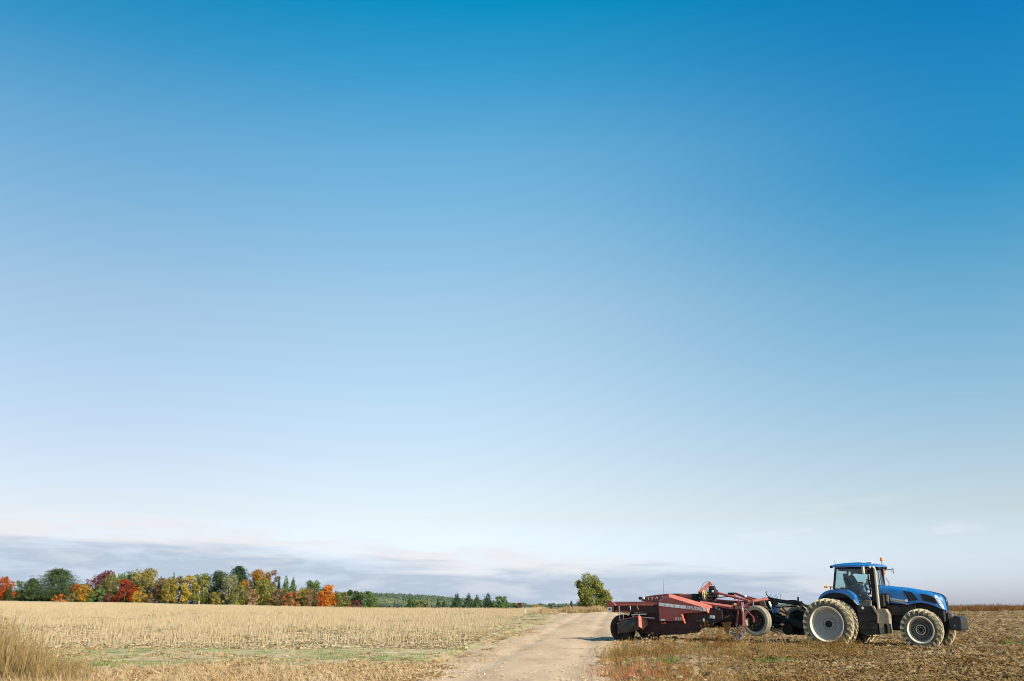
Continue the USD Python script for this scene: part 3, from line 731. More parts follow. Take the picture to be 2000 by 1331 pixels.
def lugs(R, W, h, n, lw, lean):
    """Tread bars of an agricultural tyre: two staggered rows of slanting bars."""
    out = []
    for side in (-1, 1):
        for k in range(n):
            a = (k + (0.5 if side > 0 else 0)) * 2 * math.pi / n
            pts = []
            for t, ww in ((0.02, lw * 0.62), (0.55, lw * 0.8), (1.0, lw)):
                y = side * W / 2 * t
                base = R - h * (1.25 if t == 1.0 else 1.05) - (0.035 if t == 1.0 else 0)
                for e in (-1, 1):
                    ang = a + lean * t / R + e * ww / 2 / R
                    for r in (base, R - (0.02 if t == 1.0 else 0)):
                        q = ang if r == base else a + lean * t / R + e * ww * 0.36 / R
                        pts.append([r * math.cos(q), y, r * math.sin(q)])
            p = np.array(pts)
            out.append(hull(p[:8])); out.append(hull(p[4:]))
            ang = a + lean / R
            s = []
            for e in (-1, 1):
                for r, yy in ((R - 0.02, 0.5), (R - h - 0.10, 0.515), (R - h - 0.10, 0.46)):
                    s.append([r * math.cos(ang + e * lw * 0.42 / R), side * W * yy, r * math.sin(ang + e * lw * 0.42 / R)])
            out.append(hull(s))
    return trimesh.util.concatenate(out)


def tyre(R, W, rim, n=56):
    h = (R - rim)
    s = [(rim - 0.01, -W * 0.40), (rim + 0.02, -W * 0.44), (rim + h * 0.35, -W * 0.505), (rim + h * 0.62, -W * 0.50), (R - 0.06, -W * 0.46), (R - 0.015, -W * 0.40), (R, -W * 0.2), (R, 0)]
    return lathe(s + [(r, -y) for r, y in s[-2::-1]], n)


def drive_wheel(parent, c, R, W, rim, dish, disc_r, nl, front=False, flip=False, label=None):
    """Wheel round a cross axle; its face looks to the right side (-y) unless flipped."""
    P = numbered(f'{parent}/wheel')
    x = UsdGeom.Xform.Define(stage, P)
    x.AddTranslateOp().Set(Gf.Vec3d(*c))
    if flip:
        x.AddRotateZOp().Set(180.0)
    if label:
        x.GetPrim().SetCustomDataByKey('label', label)
    obj('tyre', tyre(R - 0.07, W, rim), M['tyre'], P, smooth=35)
    obj('tread', lugs(R, W, 0.075, nl, 0.095, 0.30 * (-1 if flip else 1)), M['lug'], P)
    y0 = -W * 0.46
    lip = [(rim + 0.035, y0 + 0.03), (rim + 0.035, y0 - 0.012), (rim + 0.012, y0 - 0.02), (rim - 0.012, y0 - 0.008), (rim - 0.03, y0 + 0.03), (disc_r + 0.02, y0 + dish * 0.85), (disc_r, y0 + dish), (disc_r, y0 + dish + 0.04), (rim - 0.03, W * 0.45)]
    obj('rim', lathe(lip, 56), M['rim'], P, smooth=40)
    yd = y0 + dish
    if not front:
        disc = [(disc_r + 0.005, yd + 0.012), (disc_r - 0.03, yd - 0.004), (disc_r * 0.80, yd), (disc_r * 0.78, yd + 0.02), (disc_r * 0.60, yd + 0.035), (disc_r * 0.56, yd + 0.01), (disc_r * 0.44, yd + 0.006), (disc_r * 0.42, yd + 0.06), (disc_r * 0.22, yd + 0.064), (disc_r * 0.215, yd + 0.12), (0.005, yd + 0.12)]
        obj('wheel_disc', lathe(disc, 56), M['disc'], P, smooth=30)
        obj('axle_bore', lathe([(disc_r * 0.235, yd + 0.062), (disc_r * 0.235, yd + 0.050), (disc_r * 0.20, yd + 0.048), (disc_r * 0.19, yd + 0.10), (0.004, yd + 0.105)], 32), M['black'], P)
        bolts = []
        for k in range(12):
            a = k * math.pi / 6
            bolts.append(lathe([(0.004, yd + 0.03), (0.024, yd + 0.03), (0.026, yd + 0.08)], 8, (disc_r * 0.33 * math.cos(a), 0, disc_r * 0.33 * math.sin(a))))
        for k in range(20):
            a = k * math.pi / 10 + 0.1
            bolts.append(lathe([(0.004, yd - 0.016), (0.016, yd - 0.016), (0.018, yd + 0.03)], 6, (disc_r * 0.88 * math.cos(a), 0, disc_r * 0.88 * math.sin(a))))
        obj('bolts', bolts, M['steel'], P)
    else:
        disc = [(disc_r + 0.005, yd + 0.012), (disc_r - 0.02, yd - 0.004), (disc_r * 0.86, yd + 0.03), (disc_r * 0.74, yd + 0.05), (disc_r * 0.70, yd - 0.03), (disc_r * 0.60, yd - 0.05), (disc_r * 0.56, yd + 0.03), (disc_r * 0.46, yd + 0.03)]
        obj('wheel_disc', lathe(disc, 48), M['rimdark'], P, smooth=30)
        obj('hub', lathe([(disc_r * 0.47, yd + 0.05), (disc_r * 0.45, yd - 0.10), (disc_r * 0.40, yd - 0.125), (disc_r * 0.36, yd - 0.10), (0.004, yd - 0.10)], 36), M['iron'], P, smooth=30)
        obj('hub_ring', lathe([(disc_r * 0.455, yd - 0.09), (disc_r * 0.455, yd - 0.135), (disc_r * 0.40, yd - 0.137), (disc_r * 0.40, yd - 0.11)], 36), M['rim'], P)
        b = []
        for k in range(8):
            a = k * math.pi / 4
            b.append(lathe([(0.003, yd - 0.125), (0.02, yd - 0.122), (0.022, yd - 0.09)], 8, (disc_r * 0.26 * math.cos(a), 0, disc_r * 0.26 * math.sin(a))))
        obj('bolts', b, M['steel'], P)
    return P


HZ = 1.056
for y, fl, lb in ((-1.62, False, 'outer rear wheel on the near side, pale dusty dished rim'), (-0.95, False, None), (0.95, True, None), (1.62, True, None)):
    drive_wheel(TR, (-0.13, y, HZ), 1.03, 0.47, 0.69, 0.20, 0.585, 25, flip=fl, label=lb)
FZ = 0.86
for y, fl, lb in ((-0.98, False, 'front wheel on the near side, dark rim and protruding hub'), (0.98, True, None)):
    drive_wheel(TR, (3.42, y, FZ), 0.815, 0.44, 0.50, 0.15, 0.43, 21, front=True, flip=fl, label=lb)


# hood: sections along the tractor
def hood_top(x):
    return np.interp(x, [1.55, 2.0, 2.85, 3.3, 3.7, 4.0, 4.10, 4.17, 4.22, 4.245, 4.26], [2.64, 2.61, 2.52, 2.43, 2.345, 2.265, 2.22, 2.15, 2.05, 1.92, 1.78])


def hood_half(x):
    return np.interp(x, [1.55, 2.4, 3.4, 3.9, 4.05, 4.15, 4.21, 4.245, 4.26], [0.45, 0.47, 0.47, 0.445, 0.41, 0.36, 0.30, 0.25, 0.21])


def hood_low(x):
    return np.interp(x, [1.55, 2.08, 2.5, 2.83, 2.95, 3.15, 3.36, 3.62, 3.89, 4.1, 4.26], [1.92, 1.905, 1.87, 1.825, 1.845, 1.895, 1.91, 1.865, 1.775, 1.675, 1.60])


def hood_side(x, z):
    """Half the width of the hood at (x, z)."""
    zt, w = float(hood_top(x)), float(hood_half(x))
    t = np.clip((z - (zt - 0.26)) / 0.26, 0, 0.999)
    belly = 0.012 * math.sin(math.pi * np.clip((z - 1.75) / 0.7, 0, 1))
    return w * (1 - t ** 3.0) ** (1 / 3.0) + belly


hx_ = np.r_[np.linspace(1.66, 3.9, 24), np.linspace(3.95, 4.26, 16)]
rings = []
for x in hx_:
    zt, zl = float(hood_top(x)), float(hood_low(x))
    zz = np.r_[np.linspace(zl, zt - 0.26, 8), zt - 0.26 * (1 - np.sin(np.linspace(0, 1, 9)[1:] * math.pi / 2))]
    half = np.array([hood_side(x, z) for z in zz]); half[-1] = 0.0
    rings.append(np.concatenate([np.stack([np.full(len(zz), x), -half, zz], 1), np.stack([np.full(len(zz) - 1, x), half[-2::-1], zz[-2::-1]], 1)]))
nr_ = len(rings[0])
hv = np.concatenate(rings + [[[4.268, 0, 1.70]]])
hf = []
for i in range(len(rings) - 1):
    for k in range(nr_ - 1):
        a = i * nr_ + k
        hf += [[a, a + nr_, a + nr_ + 1], [a, a + nr_ + 1, a + 1]]
e = (len(rings) - 1) * nr_
for k in range(nr_ - 1):
    hf.append([e + k, len(hv) - 1, e + k + 1])
hf.append([e + nr_ - 1, len(hv) - 1, e])
b0 = nr_ - 1
for i in range(len(rings) - 1):                     # underside
    a, b = i * nr_, i * nr_ + b0
    hf += [[a, b, b + nr_], [a, b + nr_, a + nr_]]
HOOD = obj('hood', trimesh.Trimesh(hv, np.array(hf), process=False), M['blue'], TR, smooth=38)


def both(fn, name, m, parent, **k):
    g = fn()
    g = trimesh.util.concatenate(g) if isinstance(g, list) else g
    obj(name, g, m, parent, **k)
    obj(name, mirror(g), m, parent, **k)


# louvres, mesh window, headlamp, stripe and lettering on the hood's flanks
for k in range(3):
    x = 2.70 + 0.125 * k
    both(lambda: drape([(x, 2.40 - 0.03 * k), (x + 0.085, 2.39 - 0.03 * k), (x + 0.31, 1.985 + 0.02 * k), (x + 0.21, 1.985 + 0.01 * k)], hood_side, 0.006), 'louvre', M['black'], HOOD)
both(lambda: drape([(3.37, 2.265), (3.60, 2.235), (3.80, 2.16), (3.91, 2.06), (3.965, 1.90), (3.93, 1.87), (3.70, 1.95), (3.47, 1.995)], hood_side, 0.006), 'mesh_window', M['black'], HOOD)
both(lambda: drape([(3.90, 2.20), (3.98, 2.195), (4.06, 2.10), (4.13, 1.95), (4.185, 1.78), (4.205, 1.66), (4.16, 1.665), (4.06, 1.82), (3.98, 1.98), (3.92, 2.10)], hood_side, 0.010, edge=0.03), 'headlamp', M['lamp'], HOOD)
both(lambda: [drape([(3.97, 2.09), (4.07, 2.05), (4.075, 2.035), (3.972, 2.075)], hood_side, 0.014, edge=0.03), drape([(4.04, 1.88), (4.135, 1.90), (4.14, 1.885), (4.045, 1.865)], hood_side, 0.014, edge=0.03)], 'lamp_divider', M['blue'], HOOD)
both(lambda: drape([(2.16, 2.025), (2.55, 1.955), (2.78, 1.89), (2.86, 1.84), (2.84, 1.83), (2.74, 1.865), (2.5, 1.925), (2.16, 1.99)], hood_side, 0.003, off=0.002), 'stripe', M['gold'], HOOD)
obj('lettering', text_on('NEW HOLLAND', 0.068, hood_side, 2.15, 2.04, slope=-0.155, stretch=1.0), M['decal'], HOOD, label='white maker lettering along the hood side')
obj('emblem', drape(sg.Point(2.80, 1.995).buffer(0.055), hood_side, 0.004), M['decal'], HOOD)
both(lambda: drape([(3.30, 2.47 - 0.075), (3.9, 2.30 - 0.035), (3.9, 2.27 - 0.03), (3.30, 2.44 - 0.08)], hood_side, 0.002, off=-0.03), 'edge_trim', M['blue'], HOOD)
# dark centre strip of the nose
gx = np.r_[np.linspace(3.45, 4.05, 10), np.linspace(4.08, 4.26, 14)]
gv, gf = [], []
for x in gx:
    zt = float(hood_top(x)); w = 0.20 - 0.02 * (x - 3.45)
    nx, nz = (0, 1)
    dz = (float(hood_top(min(x + 0.004, 4.26))) - float(hood_top(x - 0.004))) / 0.008
    nx, nz = -dz / math.hypot(1, dz), 1 / math.hypot(1, dz)
    w = w * min(1, 0.35 + (x - 3.45) * 1.6)
    for y in np.linspace(-1, 1, 7):
        s = (1 - min(abs(y) * w / float(hood_half(x)), 0.99) ** 3) ** (1 / 3)
        gv.append([x + nx * 0.012, y * w, zt - 0.26 * (1 - s) + nz * 0.012])
gv += [[4.283, y * 0.14, 1.62] for y in np.linspace(-1, 1, 7)]
for i in range(len(gx)):
    for k in range(6):
        a = i * 7 + k
        gf += [[a, a + 7, a + 8], [a, a + 8, a + 1]]
obj('nose_grille', trimesh.Trimesh(np.array(gv), np.array(gf), process=False), M['black'], HOOD, smooth=40)
obj('badge', lathe([(0.004, 0.0), (0.035, 0.004), (0.04, 0.02)], 16).apply_transform(trimesh.transformations.rotation_matrix(math.pi / 2, [0, 0, 1])).apply_translation([4.262, 0, 1.99]), M['steel'], HOOD)

# belly of the machine
obj('engine_block', [box((2.75, 0, 1.50), (2.9, 0.62, 0.86), 0.05), box((2.2, 0, 1.05), (1.7, 0.55, 0.5), 0.05), box((2.55, -0.40, 1.62), (1.2, 0.12, 0.45), 0.03)], M['iron'], TR)
obj('gearbox', [box((0.45, 0, 1.05), (2.2, 0.75, 0.62), 0.06), box((-0.15, 0, 1.15), (0.9, 0.9, 0.8), 0.08)], M['iron'], TR)
obj('rear_axle', [tube([[-0.13, -1.60, HZ], [-0.13, 1.60, HZ]], 0.10, 14), tube([[-0.13, -0.7, HZ], [-0.13, 0.7, HZ]], 0.20, 14)], M['iron'], TR)
obj('front_axle', [bar((3.42, -0.80, FZ), (3.42, 0.80, FZ), 0.24, 0.22, 0.04), box((3.42, 0, 1.05), (0.5, 0.36, 0.4), 0.04), tube([[3.1, -0.7, FZ], [3.1, 0.7, FZ]], 0.045)], M['iron'], TR)
obj('front_support', [box((4.05, 0, 1.08), (0.75, 0.52, 0.40), 0.03), box((4.18, 0, 1.38), (0.30, 0.50, 0.24), 0.03)], M['black'], TR)
W_ = obj('front_weight', hull([(x, y, z) for y in (-0.47, 0.47) for x, z in ((4.36, 1.24), (4.42, 1.30), (4.58, 1.40), (4.63, 1.40), (4.80, 1.335), (4.36, 0.84), (4.78, 0.82))] + [(4.85, y, z) for y in (-0.43, 0.43) for z in (1.29, 0.88)]), M['weight'], TR)
obj('weight_plate', [hull([(4.852, y, z) for y in (a, b) for z in (0.90, 1.27)] + [(4.862, y, z) for y in (a + 0.01, b - 0.01) for z in (0.91, 1.26)]) for a, b in ((-0.41, -0.01), (0.01, 0.41))], M['weight'], W_)
obj('hitch_pin', tube([(4.56, -0.485, 1.02), (4.56, -0.46, 1.02)], 0.025), M['steel'], W_)
obj('tow_ring', tube([[4.42 + 0.06 * math.cos(a), -0.2, 1.42 + 0.06 * math.sin(a)] for a in np.linspace(0, math.pi, 9)], 0.014, 6), M['steel'], W_)

# tank and steps on the near side, tank on the far one
both(lambda: [prism([(0.90, 1.77), (1.57, 1.77), (1.71, 1.45), (1.66, 0.68), (1.20, 0.60), (0.95, 0.70)], -0.92, -0.42)], 'fuel_tank', M['tank'], TR)
obj('tank_shoulder', [prism([(1.50, 1.79), (1.59, 1.79), (1.745, 1.46), (1.72, 1.10), (1.68, 1.10), (1.69, 1.44)], -0.97, -0.86)], M['mud'], TR)
obj('tank_cap', lathe([(0.004, -0.93), (0.05, -0.93), (0.055, -0.90)], 14, (1.12, 0, 1.70)), M['decal'], TR)
stp = TR
for k, z in enumerate((1.50, 1.18, 0.86, 0.56)):
    obj('step', [box((1.30, -0.925, z), (0.66, 0.05, 0.03), 0.008)], M['iron'], TR)
obj('air_box', [prism([(1.72, 1.68), (2.03, 1.66), (2.15, 1.45), (2.14, 0.70), (2.07, 0.70), (2.06, 1.04), (1.99, 1.10), (1.92, 1.04), (1.90, 0.68), (1.74, 0.68)], -0.93, -0.55)], M['mud'], TR)
obj('muffler_shroud', [box((1.86, -0.62, 1.99), (0.26, 0.22, 0.5), 0.05)], M['black'], TR)
obj('air_intake', [box((1.98, -0.56, 2.07), (0.30, 0.16, 0.44), 0.03)], M['black'], TR)
obj('intake_cover', [box((2.09, -0.645, 2.09), (0.09, 0.02, 0.26), 0.008)], M['mud'], TR)
EX = obj('exhaust_stack', [tube([(1.735, -0.75, 1.66), (1.725, -0.75, 2.5), (1.71, -0.75, 3.27)], [0.062, 0.060, 0.055], 14)], M['pipe'], TR, smooth=40)
obj('exhaust_tip', tube([(1.71, -0.75, 3.25), (1.69, -0.77, 3.33), (1.64, -0.80, 3.37)], 0.05, 12), M['pipe'], EX)

# fenders
def fender():
    out = [(-0.66, 2.05), (-0.36, 2.36), (-0.10, 2.44), (0.16, 2.455), (0.55, 2.44), (0.70, 2.36), (0.84, 2.24), (0.93, 2.05), (1.00, 1.88)]
    inn = [(0.93, 1.86), (0.84, 1.97), (0.70, 2.12), (0.52, 2.24), (0.28, 2.31), (0.0, 2.33), (-0.26, 2.27), (-0.50, 2.13), (-0.62, 2.02)]
    outer, inner = curve(out, 26), curve(inn, 26)
    a = np.concatenate([outer, inner])
    skirt = prism(a, -1.14, -1.10)
    v = outer
    deck = []
    for i in range(len(v) - 1):
        deck.append(hull([(v[i][0], y, v[i][1] + d) for y in (-1.10, -0.62) for d in (0, -0.03)] + [(v[i + 1][0], y, v[i + 1][1] + d) for y in (-1.10, -0.62) for d in (0, -0.03)]))
    edge = []
    for i in range(len(v) - 1):
        edge.append(hull([(v[i][0], y, v[i][1] + d) for y, d in ((-1.14, -0.05), (-1.10, 0.0), (-1.10, -0.05))] + [(v[i + 1][0], y, v[i + 1][1] + d) for y, d in ((-1.14, -0.05), (-1.10, 0.0), (-1.10, -0.05))]))
    return [trimesh.util.concatenate([skirt] + deck + edge)]


both(fender, 'fender', M['blue'], TR)
both(lambda: [prism([(-0.60, 1.95), (-0.36, 2.30), (-0.10, 2.39), (0.16, 2.405), (0.53, 2.39), (0.68, 2.31), (0.81, 2.20), (0.90, 2.03), (0.97, 1.85), (1.0, 1.0), (-0.6, 1.0)], -0.66, -0.60)], 'fender_liner', M['black'], TR)
both(lambda: [prism([(-0.64, 2.05), (-0.36, 2.33), (-0.10, 2.41), (0.16, 2.425), (0.53, 2.41), (0.68, 2.33), (0.82, 2.22), (0.90, 2.06), (0.60, 2.12), (-0.50, 2.11)], -1.085, -1.065)], 'fender_flap', M['black'], TR)
both(lambda: [hull([(0.86, y, z) for y in (-1.16, -1.02) for z in (1.97, 2.05)] + [(0.99, y, z) for y in (-1.15, -1.02) for z in (1.82, 1.90)])], 'fender_lamp', M['lamp'], TR)
both(lambda: [tube([(-0.02, -0.80, 2.57), (-0.16, -1.05, 2.57)], 0.02), box((-0.12, -1.02, 2.50), (0.03, 0.03, 0.12))], 'marker_arm', M['black'], TR)
both(lambda: [box((-0.29, -1.05, 2.57), (0.19, 0.06, 0.085), 0.02)], 'marker_lamp', M['amber'], TR)

# cab
obj('cab_floor', [box((0.85, 0, 1.93), (1.7, 1.30, 0.10), 0.02), box((0.35, 0, 2.12), (0.7, 1.1, 0.30), 0.03)], M['black'], TR)
obj('door_sill', [bar((0.95, -0.82, 1.985), (1.50, -0.80, 1.985), 0.06, 0.03), bar((1.44, -0.83, 1.985), (1.44, -0.83, 1.76), 0.06, 0.075), box((1.2, -0.76, 1.86), (0.55, 0.08, 0.2), 0.02)], M['mud'], TR)


def ypl(x):
    """Half the cab's width."""
    return np.interp(x, [-0.2, 0.9, 1.7], [0.80, 0.80, 0.70])


def pil(p0, p1, w, h):
    return bar((p0[0], -ypl(p0[0]), p0[1]), (p1[0], -ypl(p1[0]), p1[1]), w, h, 0.01)


both(lambda: [pil((-0.06, 2.46), (0.10, 3.38), 0.06, 0.09)], 'rear_pillar', M['black'], TR)
both(lambda: [pil((1.60, 1.95), (1.55, 3.36), 0.09, 0.17), pil((1.46, 2.0), (1.40, 3.32), 0.05, 0.05)], 'front_pillar', M['black'], TR)
both(lambda: [pil((-0.06, 2.48), (0.52, 2.48), 0.05, 0.05), pil((0.5, 2.48), (0.84, 2.14), 0.05, 0.06), pil((0.83, 2.15), (0.95, 2.0), 0.05, 0.06)], 'door_frame', M['black'], TR)
both(lambda: [pil((0.08, 3.34), (1.5, 3.32), 0.06, 0.07)], 'roof_rail', M['black'], TR)
both(lambda: [drape([(-0.05, 2.49), (0.49, 2.49), (0.82, 2.15), (0.95, 2.01), (1.45, 2.01), (1.39, 3.31), (0.10, 3.33)], lambda x, z: float(ypl(x)), 0.006, off=-0.01, edge=0)], 'side_pane', M['pane'], TR)
obj('rear_pane', [hull([(-0.05, y, 2.48) for y in (-0.76, 0.76)] + [(0.10, y, 3.32) for y in (-0.76, 0.76)] + [(-0.044, y, 2.48) for y in (-0.76, 0.76)] + [(0.106, y, 3.32) for y in (-0.76, 0.76)])], M['pane'], TR)
obj('windscreen', [hull([(1.70, y, 2.02) for y in (-0.62, 0.62)] + [(1.58, y, 3.32) for y in (-0.62, 0.62)] + [(1.706, y, 2.02) for y in (-0.62, 0.62)] + [(1.586, y, 3.32) for y in (-0.62, 0.62)])], M['screen'], TR)
obj('dashboard_cowl', [box((1.66, 0, 2.33), (0.16, 0.95, 0.62), 0.05)], M['black'], TR)
obj('headliner', [box((0.80, 0, 3.29), (1.35, 1.40, 0.10), 0.03), box((1.1, -0.05, 3.18), (0.7, 0.9, 0.14), 0.04)], M['black'], TR)
obj('roof', hull([(-0.05, s * 0.80, z) for s in (-1, 1) for z in (3.385, 3.46)] + [(-0.02, s * 0.72, 3.50) for s in (-1, 1)] + [(1.45, s * 0.87, 3.365) for s in (-1, 1)] + [(1.45, s * 0.86, 3.44) for s in (-1, 1)] + [(0.75, s * 0.88, z) for s in (-1, 1) for z in (3.375, 3.46)] + [(1.05, s * 0.72, 3.575) for s in (-1, 1)] + [(0.4, s * 0.7, 3.55) for s in (-1, 1)]
    + [(1.90, s * 0.42, z) for s in (-1, 1) for z in (3.375, 3.43)] + [(1.70, s * 0.72, z) for s in (-1, 1) for z in (3.37, 3.42)] + [(1.78, s * 0.30, 3.485) for s in (-1, 1)]), M['blue'], TR, smooth=28)
obj('roof_rack', [bar((1.48, -0.74, 3.335), (1.83, -0.40, 3.33), 0.09, 0.06), bar((1.48, 0.74, 3.335), (1.83, 0.40, 3.33), 0.09, 0.06), bar((1.83, -0.42, 3.33), (1.83, 0.42, 3.33), 0.09, 0.06)], M['black'], TR)
for p in ((1.53, -0.77, 3.36), (1.53, 0.77, 3.36)):
    obj('roof_lamp', trimesh.creation.icosphere(2, 0.062).apply_translation(p), M['lamp'], TR, smooth=True)
for p in ((1.66, -0.63, 3.33), (1.78, -0.52, 3.33), (1.78, 0.52, 3.33), (1.90, -0.2, 3.34), (1.90, 0.2, 3.34)):
    obj('work_lamp', box(p, (0.09, 0.12, 0.09), 0.02), M['black'], TR)
for s in (-1, 1):
    obj('work_lamp', [box((-0.12, s * 0.7, 3.41), (0.10, 0.13, 0.11), 0.02)], M['black'], TR)
obj('satellite_receiver', [box((1.30, 0, 3.605), (0.30, 0.26, 0.06), 0.025), box((1.30, 0, 3.57), (0.2, 0.16, 0.05))], M['white'], TR)
BE = obj('beacon_pole', tube([(1.84, -0.1, 3.44), (1.845, -0.1, 3.63)], 0.016), M['blue'], TR)
obj('beacon', lathe([(0.004, 0.16), (0.05, 0.14), (0.068, 0.09), (0.068, 0.02), (0.06, 0.0), (0.004, 0.0)], 16).apply_transform(trimesh.transformations.rotation_matrix(math.pi / 2, [1, 0, 0])).apply_translation([1.845, -0.1, 3.625]), M['orange'], BE, smooth=40)
obj('whip_aerial', tube([(0.05, -0.6, 3.5), (0.0, -0.62, 3.68)], 0.008, 5), M['black'], TR)
MI = obj('mirror_arm', [tube([(1.55, -0.72, 3.24), (1.50, -1.0, 3.27), (1.42, -1.24, 3.22)], 0.018, 6)], M['black'], TR)
obj('mirror', [hull([(1.33, -1.25, z) for z in (3.10, 3.36)] + [(1.43, -1.36, z) for z in (3.08, 3.37)] + [(1.40, -1.20, z) for z in (3.09, 3.36)] + [(1.47, -1.33, z) for z in (3.09, 3.36)])], M['rim'], MI)
MF = obj('mirror_arm', [tube([(1.55, 0.72, 3.24), (1.70, 1.1, 3.30), (1.80, 1.62, 3.34)], 0.020, 6)], M['black'], TR)
obj('mirror', [box((1.80, 1.45, 3.26), (0.05, 0.2, 0.05), 0.01), bar((1.83, 1.52, 3.40), (1.79, 1.66, 3.16), 0.04, 0.05)], M['steel'], MF)
obj('side_marker', [box((1.62, 0.86, 3.16), (0.10, 0.08, 0.15), 0.02)], M['orange'], TR)
obj('marker_bracket', [tube([(1.58, 0.74, 3.22), (1.62, 0.86, 3.2)], 0.02)], M['black'], TR)
obj('wiper', [tube([(1.72, 0.1, 3.2), (1.735, 0.25, 2.75)], 0.008, 5)], M['black'], TR)
obj('grab_rail', [tube(curve([(1.72, 0.60, 2.62), (1.86, 0.62, 2.66), (1.80, 0.62, 2.85), (1.74, 0.62, 2.95)], 10), 0.012, 6)], M['black'], TR)
for x, z in ((1.40, 2.36), (1.47, 2.19)):
    obj('belt_lamp', [lathe([(0.004, -0.93), (0.05, -0.92), (0.055, -0.86), (0.03, -0.80)], 14, (x, 0, z))], M['lamp'], TR, smooth=40)
obj('door_handle', [bar((1.30, -0.80, 2.30), (1.42, -0.79, 2.10), 0.03, 0.03)], M['mud'], TR)

# inside the cab
ST = obj('seat', [box((0.62, -0.05, 2.36), (0.55, 0.54, 0.16), 0.06), box((0.62, -0.05, 2.18), (0.4, 0.4, 0.25), 0.04)], M['seat'], TR)
obj('backrest', [bar((0.40, -0.05, 2.42), (0.24, -0.05, 2.98), 0.50, 0.13, 0.05), box((0.22, -0.05, 3.06), (0.10, 0.30, 0.16), 0.04)], M['seat'], ST)
obj('armrest', [box((0.62, -0.38, 2.58), (0.42, 0.10, 0.08), 0.03)], M['seat'], ST)
obj('steering_column', [tube([(1.52, 0, 2.3), (1.18, 0, 2.72)], 0.05)], M['black'], TR)
ring = [np.array([1.16, 0, 2.74]) + 0.2 * (math.cos(a) * np.array([0.78, 0, 0.63]) + math.sin(a) * np.array([0, 1, 0])) for a in np.linspace(0, 2 * math.pi, 25)]
obj('steering_wheel', [tube(ring, 0.018, 6), tube([ring[0], ring[12]], 0.014, 5), tube([ring[6], ring[18]], 0.014, 5)], M['black'], TR)
obj('monitor', [box((1.30, -0.46, 2.78), (0.06, 0.28, 0.22), 0.02), tube([(1.33, -0.46, 2.66), (1.42, -0.5, 2.4)], 0.02)], M['black'], TR)

# rear linkage and drawbar
for s in (-1, 1):
    obj('lower_link', bar((-0.4, s * 0.42, 0.85), (-1.25, s * 0.48, 0.70), 0.08, 0.12), M['iron'], TR)
    obj('lift_arm', bar((-0.3, s * 0.35, 1.75), (-0.85, s * 0.45, 1.55), 0.07, 0.12), M['iron'], TR)
    obj('lift_rod', tube([(-0.85, s * 0.45, 1.58), (-1.0, s * 0.46, 0.72)], 0.03), M['iron'], TR)
obj('drawbar', [bar((0.2, 0, 0.56), (-1.35, 0, 0.52), 0.14, 0.08)], M['iron'], TR)
obj('rear_panel', [box((-0.28, 0, 1.85), (0.35, 1.1, 0.6), 0.05)], M['black'], TR)

# the driver
def body(joints, bones, edge=0.03, rounds=8):
    parts = []
    for a, b in bones:
        (pa, ra), (pb, rb) = joints[a], joints[b]
        sp = [m3.Manifold.sphere(r, 16).translate([float(q) for q in p]) for p, r in ((pa, ra), (pb, rb))]
        parts.append(m3.Manifold.batch_hull(sp))
    g = m3.Manifold.batch_boolean(parts, m3.OpType.Add).refine_to_length(edge)
    q = g.to_mesh()
    t = trimesh.Trimesh(np.array(q.vert_properties[:, :3]), np.array(q.tri_verts))
    return trimesh.smoothing.filter_taubin(t, iterations=rounds)


def local(psi, o, p):
    a = math.radians(psi)
    return (o[0] + p[0] * math.cos(a) + p[1] * math.sin(a), o[1] - p[0] * math.sin(a) + p[1] * math.cos(a), o[2] + p[2])


PS = thing('person', local(36, (14.233, 44.331, 0.0), (0.55, -0.06, 2.44)), -36.0, 'person in dark jacket and blue jeans sitting in the tractor cab', 'person')
J = {'hipL': ((0.02, 0.10, 0.09), 0.10), 'hipR': ((0.02, -0.10, 0.09), 0.10), 'waist': ((-0.02, 0, 0.26), 0.135), 'chestL': ((-0.06, 0.10, 0.46), 0.115), 'chestR': ((-0.06, -0.10, 0.46), 0.115), 'shL': ((-0.06, 0.19, 0.53), 0.068), 'shR': ((-0.06, -0.19, 0.53), 0.068), 'neck0': ((-0.05, 0, 0.58), 0.06), 'neck1': ((-0.02, 0, 0.68), 0.052),
     'elL': ((0.08, 0.25, 0.28), 0.048), 'elR': ((0.10, -0.27, 0.28), 0.048), 'wrL': ((0.34, 0.16, 0.30), 0.030), 'wrR': ((0.34, -0.22, 0.24), 0.030), 'knL': ((0.46, 0.14, 0.10), 0.062), 'knR': ((0.44, -0.20, 0.12), 0.062), 'anL': ((0.70, 0.14, -0.36), 0.045), 'anR': ((0.62, -0.24, -0.36), 0.045),
     'head0': ((0.0, 0, 0.78), 0.088), 'head1': ((-0.02, 0, 0.82), 0.095), 'chin': ((0.055, 0, 0.715), 0.045), 'nose': ((0.105, 0, 0.77), 0.014), 'brow': ((0.075, 0, 0.80), 0.035), 'earL': ((-0.01, 0.09, 0.775), 0.02), 'earR': ((-0.01, -0.09, 0.775), 0.02)}
BO = [('hipL', 'hipR'), ('hipL', 'waist'), ('hipR', 'waist'), ('waist', 'chestL'), ('waist', 'chestR'), ('chestL', 'chestR'), ('chestL', 'shL'), ('chestR', 'shR'), ('chestL', 'neck0'), ('chestR', 'neck0'), ('neck0', 'neck1'), ('shL', 'elL'), ('shR', 'elR'), ('elL', 'wrL'), ('elR', 'wrR'), ('hipL', 'knL'), ('hipR', 'knR'), ('knL', 'anL'), ('knR', 'anR'), ('neck1', 'head0'), ('head0', 'head1'), ('head0', 'chin'), ('brow', 'nose'), ('head0', 'brow'), ('head1', 'earL'), ('head1', 'earR')]
